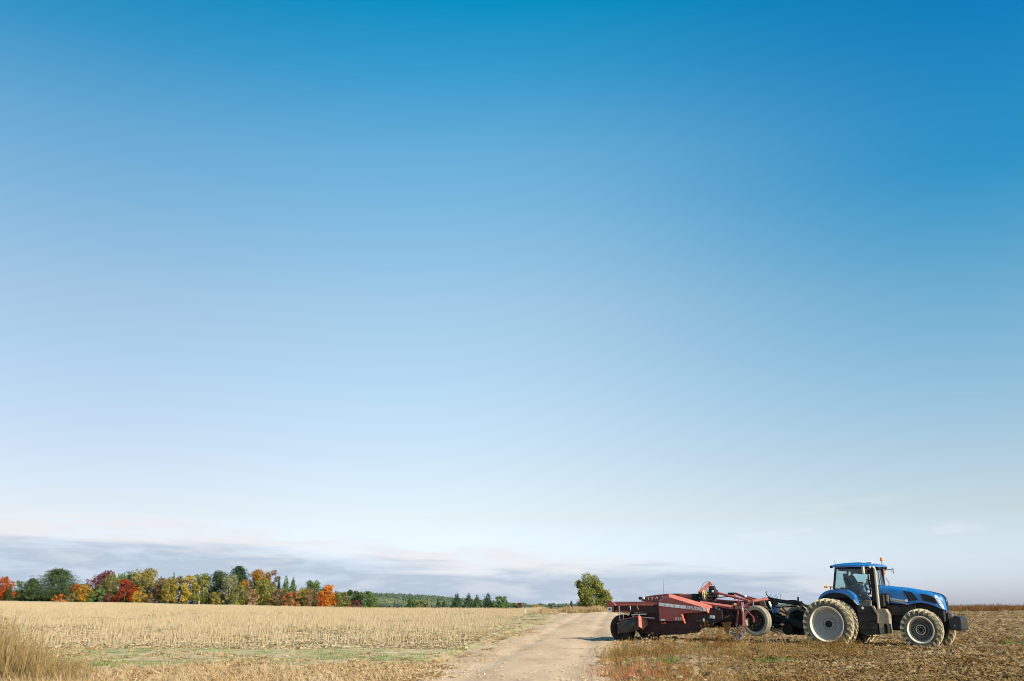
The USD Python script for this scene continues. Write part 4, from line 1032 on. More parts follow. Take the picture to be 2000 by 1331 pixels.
for s, w in (('L', 1), ('R', -1)):
    wx, wy, wz = J['wr' + s][0]
    J['palm' + s] = ((wx + 0.06, wy, wz + 0.0), 0.026); BO.append(('wr' + s, 'palm' + s))
    for f in range(4):
        L = (0.062, 0.075, 0.070, 0.055)[f]
        J[f'k{s}{f}'] = ((wx + 0.08, wy + (f - 1.5) * 0.020, wz), 0.0095); J[f'm{s}{f}'] = ((wx + 0.08 + L * 0.6, wy + (f - 1.5) * 0.021, wz - 0.012), 0.0088); J[f't{s}{f}'] = ((wx + 0.08 + L * 0.85, wy + (f - 1.5) * 0.021, wz - 0.045), 0.008)
        BO += [('palm' + s, f'k{s}{f}'), (f'k{s}{f}', f'm{s}{f}'), (f'm{s}{f}', f't{s}{f}')]
    J['th' + s] = ((wx + 0.055, wy - w * 0.045, wz - 0.01), 0.0105); J['tt' + s] = ((wx + 0.095, wy - w * 0.052, wz - 0.03), 0.009)
    BO += [('palm' + s, 'th' + s), ('th' + s, 'tt' + s)]
obj('body', body(J, BO, 0.016, 4), M['skin'], PS, smooth=True)
grow = lambda names, d: {k: (J[k][0], J[k][1] + d) for k in names}
obj('jacket', body(grow(['hipL', 'hipR', 'waist', 'chestL', 'chestR', 'shL', 'shR', 'elL', 'elR', 'wrL', 'wrR', 'neck0'], 0.016), [b for b in BO if all(q in ('waist', 'chestL', 'chestR', 'shL', 'shR', 'elL', 'elR', 'wrL', 'wrR', 'neck0', 'hipL', 'hipR') for q in b)]), M['jacket'], PS, smooth=True)
obj('jeans', body(grow(['hipL', 'hipR', 'knL', 'knR', 'anL', 'anR'], 0.020), [('hipL', 'hipR'), ('hipL', 'knL'), ('hipR', 'knR'), ('knL', 'anL'), ('knR', 'anR')]), M['jeans'], PS, smooth=True)
obj('boot', body({'a': ((0.70, 0.14, -0.38), 0.055), 'b': ((0.71, 0.14, -0.43), 0.045), 'c': ((0.86, 0.15, -0.44), 0.036)}, [('a', 'b'), ('b', 'c')]), M['black'], PS, smooth=True)
obj('boot', body({'a': ((0.62, -0.24, -0.38), 0.055), 'b': ((0.63, -0.24, -0.43), 0.045), 'c': ((0.78, -0.26, -0.44), 0.036)}, [('a', 'b'), ('b', 'c')]), M['black'], PS, smooth=True)
obj('cap', [hull(np.array([[-0.02 + 0.108 * math.sin(t) * math.cos(a), 0.102 * math.sin(t) * math.sin(a), 0.82 + 0.115 * math.cos(t)] for t in np.linspace(0, 1.55, 7) for a in np.linspace(0, 6.28, 17)])), hull([(0.07, y, 0.84) for y in (-0.075, 0.075)] + [(0.16, y, 0.825) for y in (-0.05, 0.05)] + [(0.07, y, 0.85) for y in (-0.075, 0.075)])], M['black'], PS, smooth=30)

# ------------------------------------------------------------------ potato windrower
WR = thing('potato_windrower', (13.15, 45.1, 0.0), -40.0, 'long weathered red potato windrower standing in dry grass, hitched behind the blue tractor', 'farm machine')
YP = -1.70                                                   # the near flank


def flat(x, z):
    return -YP


def road_wheel(c, R, W, rim, mtyre, mrim, dish=0.10, ribs=5, flip=False, label=None):
    P = numbered(f'{WR}/wheel')
    x = UsdGeom.Xform.Define(stage, P)
    x.AddTranslateOp().Set(Gf.Vec3d(*c))
    if flip:
        x.AddRotateZOp().Set(180.0)
    if label:
        x.GetPrim().SetCustomDataByKey('label', label)
    h = R - rim
    pr = [(rim - 0.01, -W * 0.40), (rim + 0.02, -W * 0.45), (rim + h * 0.4, -W * 0.51), (rim + h * 0.75, -W * 0.49), (R - 0.02, -W * 0.42)]
    for k in range(ribs):
        a, b = -0.40 + 0.8 * k / ribs, -0.40 + 0.8 * (k + 1) / ribs
        cr = R - 0.03 * ((a + b)) ** 2 * 2
        pr += [(cr, W * (a + 0.012)), (cr + 0.002, W * (a + b) / 2), (cr, W * (b - 0.025)), (cr - 0.014, W * (b - 0.012))]
    pr += [(r, -y) for r, y in pr[4::-1]]
    obj('tyre', lathe(pr, 56), mtyre, P, smooth=30)
    y0 = -W * 0.43
    obj('rim', lathe([(rim + 0.012, y0 + 0.03), (rim + 0.012, y0 - 0.008), (rim - 0.012, y0 - 0.004), (rim - 0.03, y0 + dish * 0.6), (rim - 0.05, y0 + dish), (rim * 0.55, y0 + dish + 0.03), (rim * 0.5, y0 + dish - 0.02), (rim * 0.32, y0 + dish - 0.03), (rim * 0.30, y0 + dish - 0.07), (0.004, y0 + dish - 0.08)], 40), mrim, P, smooth=30)
    for k in range(6):
        a = k * math.pi / 3 + 0.3
        obj('bolt', lathe([(0.003, y0 + dish - 0.055), (0.016, y0 + dish - 0.052), (0.017, y0 + dish - 0.01)], 7, (rim * 0.42 * math.cos(a), 0, rim * 0.42 * math.sin(a))), M['steel'], P)
    return P


# wheels: two carry the rear, two gauge wheels hang lifted in front
road_wheel((-9.10, -1.28, 0.76), 0.64, 0.44, 0.36, M['tyre3'], M['iron'], label='black rear transport wheel on the near side')
road_wheel((-9.20, 1.28, 0.76), 0.64, 0.44, 0.36, M['tyre3'], M['iron'], flip=True)
road_wheel((-1.98, -1.42, 1.165), 0.65, 0.36, 0.45, M['tyre2'], M['grime'], 0.20, 4, label='pale ribbed gauge wheel lifted off the ground on the near side')
road_wheel((-1.30, 1.45, 1.165), 0.65, 0.36, 0.45, M['tyre2'], M['grime'], 0.20, 4, flip=True)
obj('rear_axle', [bar((-9.2, -1.2, 0.78), (-9.2, 1.2, 0.78), 0.14, 0.14), bar((-9.2, -1.0, 0.8), (-8.7, -1.0, 1.5), 0.12, 0.14), bar((-9.2, 1.0, 0.8), (-8.7, 1.0, 1.5), 0.12, 0.14)], M['iron'], WR)

# flank panel with its chamfered shoulder, stripes and lettering
flank = [(-6.80, 1.955), (-6.775, 1.12), (-5.52, 1.13), (-5.50, 1.46), (-4.29, 1.53), (-4.29, 1.685), (-6.22, 2.19)]
PN = obj('side_panel', prism(flank, YP, YP + 0.04), M['red'], WR)
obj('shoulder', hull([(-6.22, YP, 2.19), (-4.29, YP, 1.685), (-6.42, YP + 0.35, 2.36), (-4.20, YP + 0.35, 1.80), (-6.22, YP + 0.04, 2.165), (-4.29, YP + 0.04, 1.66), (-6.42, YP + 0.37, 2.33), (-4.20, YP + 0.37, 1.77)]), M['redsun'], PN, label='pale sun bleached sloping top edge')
obj('rear_slope', hull([(-6.80, YP, 1.955), (-6.22, YP, 2.19), (-6.42, YP + 0.35, 2.36), (-6.95, YP + 0.35, 2.10), (-6.80, YP + 0.03, 1.93), (-6.22, YP + 0.04, 2.165), (-6.42, YP + 0.37, 2.33), (-6.95, YP + 0.37, 2.07)]), M['red'], PN)
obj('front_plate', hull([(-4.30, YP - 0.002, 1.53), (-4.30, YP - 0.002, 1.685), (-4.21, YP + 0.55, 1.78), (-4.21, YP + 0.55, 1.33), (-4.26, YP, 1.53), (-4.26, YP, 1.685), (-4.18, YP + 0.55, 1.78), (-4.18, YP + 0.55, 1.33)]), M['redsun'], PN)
zs = lambda x, d: 1.945 - 0.096 * (x + 6.79) - d
for a, b in ((-6.775, -6.675), (-6.655, -6.465), (-6.435, -6.205), (-6.185, -5.955), (-5.935, -5.665), (-5.640, -5.345), (-4.44, -4.30)):
    obj('stripe_block', drape([(a + 0.02, zs(a, 0.0)), (b + 0.02, zs(b, 0.0)), (b - 0.01, zs(b, 0.142)), (a - 0.01, zs(a, 0.142))], flat, 0.002, off=0.002, edge=0), M['decal'], PN)
obj('lettering', text_on('SPUDNIK', 0.138, flat, -5.33, zs(-5.33, 0.142), slope=-0.096, stretch=1.13, shear=0.2), M['decal'], PN, label='white maker lettering after the row of stripe blocks')
obj('model_number', text_on('6160', 0.135, flat, -5.94, 1.165, slope=-0.01, stretch=0.98, thick=0.005), M['decal'], PN)
obj('warning_sticker', drape([(-6.70, 1.205), (-6.48, 1.195), (-6.48, 1.135), (-6.70, 1.145)], flat, 0.002, off=0.002, edge=0), M['decal'], PN)
obj('reflector_fin', hull([(-5.53, YP - 0.005, 1.43), (-5.53, YP - 0.13, 1.41), (-5.39, YP - 0.005, 1.02), (-5.39, YP - 0.13, 1.04), (-5.51, YP - 0.005, 1.43), (-5.51, YP - 0.13, 1.41), (-5.37, YP - 0.005, 1.02), (-5.37, YP - 0.13, 1.04)]), M['flag'], PN)
obj('side_panel', mirror(prism(flank, YP, YP + 0.04)), M['red'], WR)
# bed of the digger: webs, frames and floor between the flanks
for s in (-1, 1):
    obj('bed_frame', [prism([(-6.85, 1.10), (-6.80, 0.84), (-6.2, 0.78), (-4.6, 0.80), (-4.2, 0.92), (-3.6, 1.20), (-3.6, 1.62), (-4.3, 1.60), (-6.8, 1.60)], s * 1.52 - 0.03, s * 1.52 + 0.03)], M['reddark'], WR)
obj('bed_floor', [hull([(-6.8, y, 1.0) for y in (-1.5, 1.5)] + [(-3.7, y, 1.25) for y in (-1.5, 1.5)] + [(-3.7, y, 1.19) for y in (-1.5, 1.5)] + [(-6.8, y, 0.94) for y in (-1.5, 1.5)])], M['grime'], WR)
for k in range(34):
    x = -6.75 + k * 0.092
    obj('web_rod', tube([(x, -1.46, 1.03 + (x + 6.8) * 0.08), (x, 1.46, 1.03 + (x + 6.8) * 0.08)], 0.012, 5), M['rust'], WR)
obj('bed_cross_beam', [box((-6.5, 0, 1.45), (0.16, 3.0, 0.18), 0.02)], M['reddark'], WR)
obj('bed_cross_beam', [box((-4.5, 0, 1.32), (0.16, 3.0, 0.18), 0.02)], M['reddark'], WR)
obj('bed_wall', [box((-6.9, 0, 1.60), (0.05, 3.0, 0.70), 0.01)], M['reddark'], WR)

# lower elevator under the rear: dark and close to the ground
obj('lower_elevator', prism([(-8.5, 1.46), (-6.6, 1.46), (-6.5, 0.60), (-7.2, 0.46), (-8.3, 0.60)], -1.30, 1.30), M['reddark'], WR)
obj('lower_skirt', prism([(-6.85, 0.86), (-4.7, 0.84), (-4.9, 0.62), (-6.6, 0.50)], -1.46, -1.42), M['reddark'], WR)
obj('marker_lamp', [box((-6.62, -1.62, 1.01), (0.20, 0.05, 0.035), 0.01), box((-6.50, -1.64, 1.03), (0.10, 0.07, 0.08), 0.02)], M['flag'], WR)

# rear cross conveyor
for s, nm in ((-1, 'near'), (1, 'far')):
    R_ = obj('rear_rail', [prism([(-9.80, 2.00), (-6.95, 1.985), (-6.95, 1.86), (-9.18, 1.81), (-9.80, 1.80)], s * 1.5 - 0.03, s * 1.5 + 0.03)], M['red'], WR)
    obj('rail_flange', [box((-8.2, s * 1.55, 1.835), (2.0, 0.08, 0.03), 0.006)], M['redsun'], R_)
    obj('rear_skirt', [prism([(-9.78, 1.80), (-6.95, 1.85), (-6.90, 1.46), (-9.78, 1.50)], s * 1.44 - 0.02, s * 1.44 + 0.02)], M['reddark'], WR)
RP = obj('rear_plate', [prism([(-9.81, 2.005), (-9.42, 2.0), (-9.24, 1.80), (-9.42, 1.80), (-9.42, 1.50), (-9.78, 1.50)], -1.575, -1.535)], M['red'], WR)
obj('plate_brace', bar((-9.47, -1.59, 1.99), (-9.27, -1.59, 1.80), 0.025, 0.035), M['redsun'], RP)
obj('notice', drape([(-9.77, 1.745), (-9.53, 1.745), (-9.53, 1.515), (-9.77, 1.515)], lambda x, z: 1.575, 0.003, off=0.002, edge=0), M['decal'], RP, label='white notice with a dark round mark')
obj('notice_mark', drape(sg.Point(-9.65, 1.64).buffer(0.07).difference(sg.Point(-9.65, 1.64).buffer(0.035)), lambda x, z: 1.580, 0.003, off=0.002, edge=0), M['black'], RP)
obj('notice_mark', drape(sg.Point(-9.65, 1.64).buffer(0.032), lambda x, z: 1.580, 0.003, off=0.002, edge=0), M['orange'], RP)
obj('rear_reflector', drape([(-9.40, 1.585), (-9.28, 1.585), (-9.28, 1.535), (-9.40, 1.535)], lambda x, z: 1.46, 0.004, off=0.002, edge=0), M['orange'], WR)
obj('rear_cross_beam', [box((-9.72, 0, 1.90), (0.12, 3.0, 0.18), 0.02)], M['red'], WR)
obj('rear_cross_beam', [box((-9.72, 0, 1.56), (0.10, 2.9, 0.10), 0.02)], M['reddark'], WR)
obj('cross_belt', [box((-8.3, 0, 1.66), (2.7, 2.8, 0.05), 0.02), box((-8.3, 0, 1.52), (2.7, 2.8, 0.03), 0.01)], M['rubber'], WR)
for k in range(13):
    obj('belt_flight', box((-9.5 + k * 0.2, 0, 1.70), (0.03, 2.7, 0.04), 0.008), M['rubber'], WR)
for x, z0, z1 in ((-9.08, 1.12, 1.80), (-8.86, 1.10, 1.52), (-8.45, 1.60, 1.80)):
    obj('hanging_chain', tube(curve([(x, -1.60, z1), (x + 0.02, -1.62, (z0 + z1) / 2), (x + 0.04, -1.60, z0)], 8), 0.016, 6), M['steel'], WR)
obj('latch_bar', [bar((-9.0, -1.58, 1.545), (-8.45, -1.58, 1.555), 0.05, 0.05)], M['red'], WR)
obj('hook', tube(curve([(-8.05, -1.60, 1.80), (-8.0, -1.64, 1.72), (-7.97, -1.62, 1.64), (-8.03, -1.60, 1.66)], 9), 0.02, 6), M['rust'], WR)
obj('support_bar', bar((-8.40, -1.58, 1.385), (-7.55, -1.58, 1.42), 0.04, 0.045), M['steel'], WR)
obj('support_bar', bar((-7.75, -1.58, 1.27), (-7.10, -1.58, 1.24), 0.04, 0.04), M['steel'], WR)

# discharge flap of black rubber between two red end plates
u = np.linspace(0, 1, 15); v = np.linspace(0, 1, 11)


def _flap(a, b):
    x = -9.02 + a * 1.16
    zt = 1.10 + 0.23 * a; zb = 0.56 + 0.16 * a
    sag = np.sin(math.pi * b) * 0.12 + 0.04 * np.sin(a * 9 + b * 4)
    return np.stack([x, -1.66 - sag - 0.10 * b, zt + (zb - zt) * b - 0.05 * np.sin(math.pi * a) * b], 1)


fv, ff = grid(u, v, _flap)
ff2 = np.concatenate([ff[:, [0, 1, 2]], ff[:, [0, 2, 3]]])
CH = obj('discharge_flap', trimesh.Trimesh(np.concatenate([fv, fv + [0, 0.015, 0]]), np.concatenate([ff2, ff2[:, ::-1] + len(fv)]), process=False), M['rubber'], WR, smooth=60)
obj('flap_rail', bar((-9.06, -1.66, 1.115), (-7.86, -1.66, 1.345), 0.05, 0.04), M['red'], CH)
obj('flap_end_plate', hull([(-7.86, -1.84, 1.34), (-7.86, -1.84, 0.86), (-7.76, -1.62, 0.73), (-7.70, -1.25, 0.98), (-7.72, -1.22, 1.14), (-7.80, -1.50, 1.31)] + [(-7.83, -1.84, 1.34), (-7.83, -1.84, 0.86), (-7.73, -1.62, 0.73), (-7.67, -1.25, 0.98), (-7.69, -1.22, 1.14), (-7.77, -1.50, 1.31)]), M['redsun'], CH)
obj('flap_end_lip', bar((-7.74, -1.66, 0.72), (-7.66, -1.22, 0.99), 0.05, 0.03), M['share'], CH)
obj('flap_end_brace', bar((-7.84, -1.80, 1.38), (-7.72, -1.55, 1.02), 0.03, 0.05), M['redsun'], CH)
obj('flap_end_plate', hull([(-9.06, y, z) for y, z in ((-1.80, 1.0), (-1.72, 1.02), (-1.80, 0.55), (-1.74, 0.52))] + [(-9.02, y, z) for y, z in ((-1.62, 1.0), (-1.62, 0.60))]), M['redsun'], CH)

# upper conveyor side with bolts and lamps
UR = obj('upper_rail', [prism([(-8.54, 2.02), (-8.54, 2.22), (-7.82, 2.31), (-7.05, 2.365), (-6.30, 2.365), (-6.30, 2.0)], -0.34, -0.30)], M['red'], WR)
for k, (x, z) in enumerate(((-8.20, 2.10), (-8.20, 2.17), (-8.0, 2.12), (-8.0, 2.19), (-7.80, 2.15), (-7.74, 2.20), (-7.68, 2.16), (-7.40, 2.17), (-7.40, 2.24), (-7.0, 2.26))):
    obj('bolt', lathe([(0.003, -0.355), (0.02, -0.353), (0.022, -0.33)], 7, (x, 0, z)), M['decal'], UR)
obj('upper_rail', [prism([(-8.54, 2.02), (-8.54, 2.22), (-7.82, 2.31), (-7.05, 2.365), (-6.30, 2.365), (-6.30, 2.0)], 0.92, 0.96)], M['red'], WR)
obj('upper_floor', [hull([(-8.5, y, 2.04) for y in (-0.30, 0.92)] + [(-6.3, y, 2.06) for y in (-0.30, 0.92)] + [(-8.5, y, 2.0) for y in (-0.30, 0.92)] + [(-6.3, y, 2.02) for y in (-0.30, 0.92)])], M['grime'], WR)
for k in range(4):
    x = -8.3 + k * 0.6
    obj('upper_post', bar((x, -0.25, 1.5), (x, -0.25, 2.03), 0.07, 0.07), M['reddark'], WR)
    obj('upper_post', bar((x, 0.88, 1.5), (x, 0.88, 2.03), 0.07, 0.07), M['reddark'], WR)
obj('lamp', lathe([(0.004, -0.47), (0.05, -0.465), (0.075, -0.44), (0.07, -0.38), (0.02, -0.35)], 14, (-8.63, 0, 2.16)), M['black'], WR, smooth=40)
obj('lamp', lathe([(0.004, -0.47), (0.055, -0.465), (0.075, -0.44), (0.07, -0.38), (0.02, -0.35)], 14, (-8.44, 0, 2.17)), M['lamp'], WR, smooth=40)
obj('lamp_bracket', box((-8.54, -0.38, 2.11), (0.06, 0.06, 0.22), 0.01), M['rust'], WR)
obj('whip_aerial', tube([(-7.28, -0.4, 2.30), (-7.285, -0.4, 2.7), (-7.29, -0.41, 3.06)], [0.014, 0.011, 0.008], 6), M['red'], WR)

# drive on top: shaft, spoked pulley, motor, guard arm and hoses
DR = obj('drive_shaft', tube([(-5.75, -0.40, 2.24), (-4.4, -0.40, 2.24)], 0.045, 12), M['rust'], WR)
obj('shaft_housing', [box((-5.55, -0.40, 2.20), (0.30, 0.26, 0.30), 0.03)], M['grime'], WR)
obj('shaft_cover', box((-6.05, -0.33, 2.26), (0.85, 0.10, 0.14), 0.02), M['redsun'], WR)
rot = trimesh.transformations.rotation_matrix(math.pi / 2, [0, 0, 1])
at = lambda m, p: m.apply_transform(rot).apply_translation(p)
PU = obj('pulley', at(lathe([(0.225, -0.05), (0.27, -0.055), (0.25, 0.0), (0.27, 0.055), (0.225, 0.05), (0.225, -0.05)], 36), (-5.00, -0.40, 2.27)), M['cream'], WR, smooth=30)
obj('pulley_hub', at(lathe([(0.004, -0.06), (0.06, -0.06), (0.065, 0.06), (0.004, 0.06)], 16), (-5.00, -0.40, 2.27)), M['cream'], PU)
for k in range(6):
    a = k * math.pi / 3 + 0.35
    c, s_ = math.cos(a), math.sin(a)
    obj('spoke', bar((-5.0, -0.40 + 0.05 * c, 2.27 + 0.05 * s_), (-5.0, -0.40 + 0.235 * c, 2.27 + 0.235 * s_), 0.05, 0.035), M['cream'], PU)
obj('belt_guard', at(lathe([(0.27, -0.02), (0.29, -0.025), (0.29, 0.03), (0.004, 0.03)], 30), (-5.22, -0.40, 2.22)), M['black'], WR)
obj('gearbox', [box((-4.80, -0.28, 2.22), (0.22, 0.32, 0.42), 0.05), box((-4.80, -0.35, 2.46), (0.14, 0.16, 0.16), 0.04)], M['grime'], WR)
for z in (2.10, 2.22, 2.34):
    obj('gearbox_rib', box((-4.80, -0.45, z), (0.24, 0.03, 0.03), 0.008), M['rust'], WR)
obj('filler_pipe', tube(curve([(-4.92, -0.44, 2.30), (-4.90, -0.50, 2.46), (-4.80, -0.48, 2.56)], 8), 0.03, 8), M['cream'], WR)
obj('motor', at(lathe([(0.004, -0.16), (0.09, -0.15), (0.095, 0.10), (0.06, 0.14), (0.004, 0.15)], 18), (-4.70, -0.36, 2.60)), M['grime'], WR, smooth=35)
obj('motor_fitting', tube([(-4.86, -0.46, 2.42), (-4.86, -0.46, 2.56)], 0.035, 8), M['bluegear'], WR)
obj('drive_chain_cover', [box((-4.66, -0.30, 2.12), (0.12, 0.30, 0.34), 0.03)], M['grime'], WR)
obj('sprocket', at(lathe([(0.004, -0.03), (0.20, -0.03), (0.21, 0.0), (0.20, 0.03), (0.004, 0.03)], 26), (-4.46, -0.40, 2.33)), M['black'], WR)
obj('sprocket_ring', at(lathe([(0.13, 0.034), (0.15, 0.04), (0.17, 0.034)], 26), (-4.44, -0.40, 2.33)), M['steel'], WR)
obj('guard_arm', bar((-5.30, -0.55, 2.37), (-4.74, -0.30, 2.86), 0.12, 0.15, 0.02), M['redsun'], WR)
for pts in (((-5.36, -0.40, 2.46), (-5.15, -0.42, 2.72), (-4.96, -0.42, 2.88), (-4.78, -0.40, 2.88), (-4.70, -0.38, 2.68)), ((-4.72, -0.36, 2.70), (-4.60, -0.40, 2.78), (-4.50, -0.42, 2.68), (-4.46, -0.42, 2.44)), ((-5.40, -0.35, 2.40), (-5.20, -0.30, 2.62), (-5.0, -0.26, 2.74), (-4.86, -0.3, 2.66))):
    obj('hose', tube(curve(pts, 18), 0.008, 6), M['hose'], WR)

# frames running forward
obj('lift_tube', tube([(-4.42, -0.45, 2.39), (-2.80, -0.45, 2.01)], 0.055, 12), M['red'], WR)
obj('bracing_beam', bar((-4.86, -1.22, 1.935), (-3.28, -1.22, 1.735), 0.13, 0.13, 0.01, roll=0.75), M['redsun'], WR)
obj('beam_end', box((-3.20, -1.22, 1.725), (0.16, 0.13, 0.15), 0.02), M['redsun'], WR)
obj('top_plate', hull([(-4.72, -0.15, 2.15), (-3.92, -0.15, 2.26), (-4.72, 0.25, 2.17), (-3.92, 0.25, 2.27), (-4.72, -0.15, 2.12), (-3.92, -0.15, 2.20)]), M['redsun'], WR)
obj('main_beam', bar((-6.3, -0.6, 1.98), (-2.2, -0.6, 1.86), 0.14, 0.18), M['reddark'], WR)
obj('main_beam', bar((-6.3, 0.9, 2.05), (-2.2, 0.9, 1.86), 0.14, 0.18), M['red'], WR)
obj('far_rail', bar((-6.3, 1.5, 2.10), (-3.2, 1.5, 1.80), 0.08, 0.20), M['red'], WR)
obj('frame_upright', box((-4.12, 0.5, 2.34), (0.34, 0.30, 0.12), 0.03), M['black'], WR)
obj('frame_upright', box((-3.96, 0.45, 2.20), (0.07, 0.10, 0.26), 0.02), M['rust'], WR)
obj('top_link', bar((-3.95, 0.5, 2.36), (-3.05, 0.5, 2.03), 0.10, 0.10), M['red'], WR)
obj('top_link', bar((-3.60, 0.9, 2.22), (-2.60, 0.9, 1.95), 0.07, 0.08), M['red'], WR)
obj('link_pin', box((-3.42, 0.45, 2.22), (0.10, 0.10, 0.10), 0.02), M['white'], WR)
obj('roller_tube', tube([(-3.35, -0.9, 1.86), (-3.35, 0.7, 1.86)], 0.055, 12), M['rust'], WR)
for x in (-4.0, -3.0):
    obj('frame_cross_beam', box((x, 0, 1.72), (0.14, 3.0, 0.16), 0.02), M['reddark'], WR)

# lifting gear on the near side: post, cylinder and bracket before the gauge wheel
obj('post', bar((-2.66, -1.66, 2.12), (-2.84, -1.66, 0.90), 0.04, 0.05), M['red'], WR)
obj('post', bar((-2.50, -1.70, 1.95), (-2.46, -1.70, 1.72), 0.09, 0.10), M['red'], WR)
CY = obj('lift_cylinder', tube([(-2.46, -1.72, 1.56), (-2.48, -1.72, 0.92)], 0.06, 12), M['red'], WR)
obj('cylinder_rod', tube([(-2.50, -1.72, 1.92), (-2.46, -1.72, 1.50)], 0.034, 10), M['steel'], CY)
obj('lift_leg', bar((-2.58, -1.70, 1.74), (-2.40, -1.70, 0.98), 0.04, 0.045), M['redsun'], WR)
obj('wheel_bracket', bar((-2.38, -1.72, 1.70), (-1.95, -1.72, 1.28), 0.04, 0.04), M['red'], WR)
obj('wheel_bracket', bar((-1.97, -1.72, 1.31), (-1.99, -1.72, 1.10), 0.05, 0.055), M['red'], WR)
obj('wheel_arm', bar((-2.45, -1.25, 1.30), (-1.98, -1.25, 1.17), 0.10, 0.12), M['rust'], WR)
obj('wheel_mount', box((-2.36, -1.52, 1.10), (0.10, 0.16, 0.36), 0.03), M['rust'], WR)
obj('wheel_mount_plate', box((-2.40, -1.62, 1.08), (0.10, 0.02, 0.24), 0.006), M['white'], WR)
obj('frame_brace', bar((-2.68, -1.20, 1.79), (-2.18, -1.20, 2.02), 0.08, 0.09), M['redsun'], WR)
obj('frame_brace', bar((-2.18, -1.20, 2.02), (-1.80, -0.6, 2.09), 0.08, 0.08), M['red'], WR)
obj('frame_brace', bar((-2.20, -1.20, 2.0), (-2.22, -1.20, 1.76), 0.05, 0.05), M['redsun'], WR)
obj('frame_brace', bar((-2.66, -1.22, 1.775), (-2.05, -1.22, 1.75), 0.05, 0.05), M['redsun'], WR)
obj('disc_fork', bar((-2.82, -1.72, 1.06), (-2.74, -1.78, 0.66), 0.06, 0.06), M['red'], WR)
obj('disc_fork', bar((-2.44, -1.72, 0.98), (-2.72, -1.80, 0.68), 0.06, 0.06), M['red'], WR)
FD = obj('disc_hub', lathe([(0.004, -1.80), (0.06, -1.80), (0.07, -1.74), (0.004, -1.70)], 14, (-2.74, 0, 0.66)), M['rust'], WR)
for k in range(12):
    a = k * math.pi / 6
    c, s_ = math.cos(a), math.sin(a)
    c2, s2 = math.cos(a + 0.36), math.sin(a + 0.36)
    obj('disc_blade', hull([(-2.74 + r * q[0], y, 0.66 + r * q[1]) for (q, r, y) in (((c, s_), 0.07, -1.77), ((c2, s2), 0.07, -1.74), ((c, s_), 0.33, -1.86), ((c2, s2), 0.32, -1.74), ((c, s_), 0.33, -1.855), ((c2, s2), 0.32, -1.735))]), M['blade'], FD)
obj('valve_block', box((-4.55, -1.58, 1.10), (0.5, 0.14, 0.14), 0.03), M['grime'], WR)
obj('valve_block', box((-4.10, -1.50, 1.30), (0.26, 0.16, 0.16), 0.03), M['steel'], WR)
obj('valve', tube([(-4.46, -1.68, 1.12), (-4.46, -1.68, 1.24)], 0.035, 8), M['steel'], WR)
obj('sticker', drape([(-4.06, 1.70), (-3.86, 1.67), (-3.86, 1.585), (-4.06, 1.615)], lambda x, z: 1.19, 0.004, off=0.003, edge=0), M['decal'], WR)
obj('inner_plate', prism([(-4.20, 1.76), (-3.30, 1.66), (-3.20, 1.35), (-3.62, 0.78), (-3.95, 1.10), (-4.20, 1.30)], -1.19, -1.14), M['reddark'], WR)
for k in range(6):
    x0 = -4.9 + 0.2 * k
    obj('hose', tube(curve([(x0, -1.60, 1.20 - 0.03 * k), (x0 + 0.20, -1.66, 1.02 + 0.05 * (k % 3)), (x0 + 0.42, -1.58, 1.28), (x0 + 0.62, -1.40, 1.36)], 14), 0.014, 6), M['hose'], WR)
obj('hose', tube(curve([(-3.68, -1.25, 1.66), (-3.72, -1.32, 1.45), (-3.58, -1.32, 1.30), (-3.45, -1.22, 1.34)], 14), 0.018, 6), M['hose'], WR)

# digging head between the gauge wheels, with worn shares, tilted up
for s in (-1, 1):
    obj('head_side', prism([(-3.7, 1.60), (-2.4, 1.62), (-1.95, 1.42), (-1.80, 1.10), (-2.2, 0.92), (-3.7, 1.0)], s * 1.02 - 0.02, s * 1.02 + 0.02), M['reddark'], WR)
obj('head_floor', hull([(-3.7, y, 1.1) for y in (-1.0, 1.0)] + [(-1.8, y, 0.93) for y in (-1.0, 1.0)] + [(-3.7, y, 1.04) for y in (-1.0, 1.0)] + [(-1.8, y, 0.87) for y in (-1.0, 1.0)]), M['grime'], WR)
for k in range(18):
    x = -3.65 + k * 0.10
    obj('web_rod', tube([(x, -0.98, 1.13 - (x + 3.7) * 0.089), (x, 0.98, 1.13 - (x + 3.7) * 0.089)], 0.012, 5), M['rust'], WR)
for y in (-0.75, -0.25, 0.25, 0.75):
    obj('share', hull([(-2.05, y - 0.18, 0.86), (-2.05, y + 0.18, 0.86), (-1.35, y - 0.07, 0.64), (-1.35, y + 0.07, 0.64), (-2.05, y, 0.92), (-1.4, y, 0.70)]), M['share'], WR)
obj('share_plate', hull([(-2.20, -1.0, 1.16), (-1.62, -1.0, 1.06), (-2.20, -1.0, 1.02), (-1.62, -1.0, 0.96), (-2.20, -0.96, 1.16), (-1.62, -0.96, 1.06)]).apply_translation((0, -0.05, 0)), M['share'], WR)
obj('share_plate', hull([(-3.84, -0.95, 1.08), (-3.30, -0.95, 1.10), (-3.54, -0.95, 0.52), (-3.84, -0.92, 1.08), (-3.30, -0.92, 1.10), (-3.54, -0.92, 0.52)]).apply_translation((0, -0.26, 0)), M['share'], WR)
obj('coulter_beam', box((-1.15, 0.2, 1.12), (0.12, 1.5, 0.16), 0.02), M['reddark'], WR)
for y in (-0.3, 0.3, 0.8):
    obj('coulter', lathe([(0.004, y - 0.012), (0.25, y - 0.004), (0.25, y + 0.004), (0.004, y + 0.012)], 24, (-1.10, 0, 0.80)), M['iron'], WR)
    obj('coulter_arm', bar((-1.15, y, 1.10), (-1.10, y + 0.03, 0.80), 0.04, 0.06), M['iron'], WR)
obj('head_front_beam', box((-2.3, 0, 1.62), (0.20, 3.0, 0.22), 0.03), M['iron'], WR)
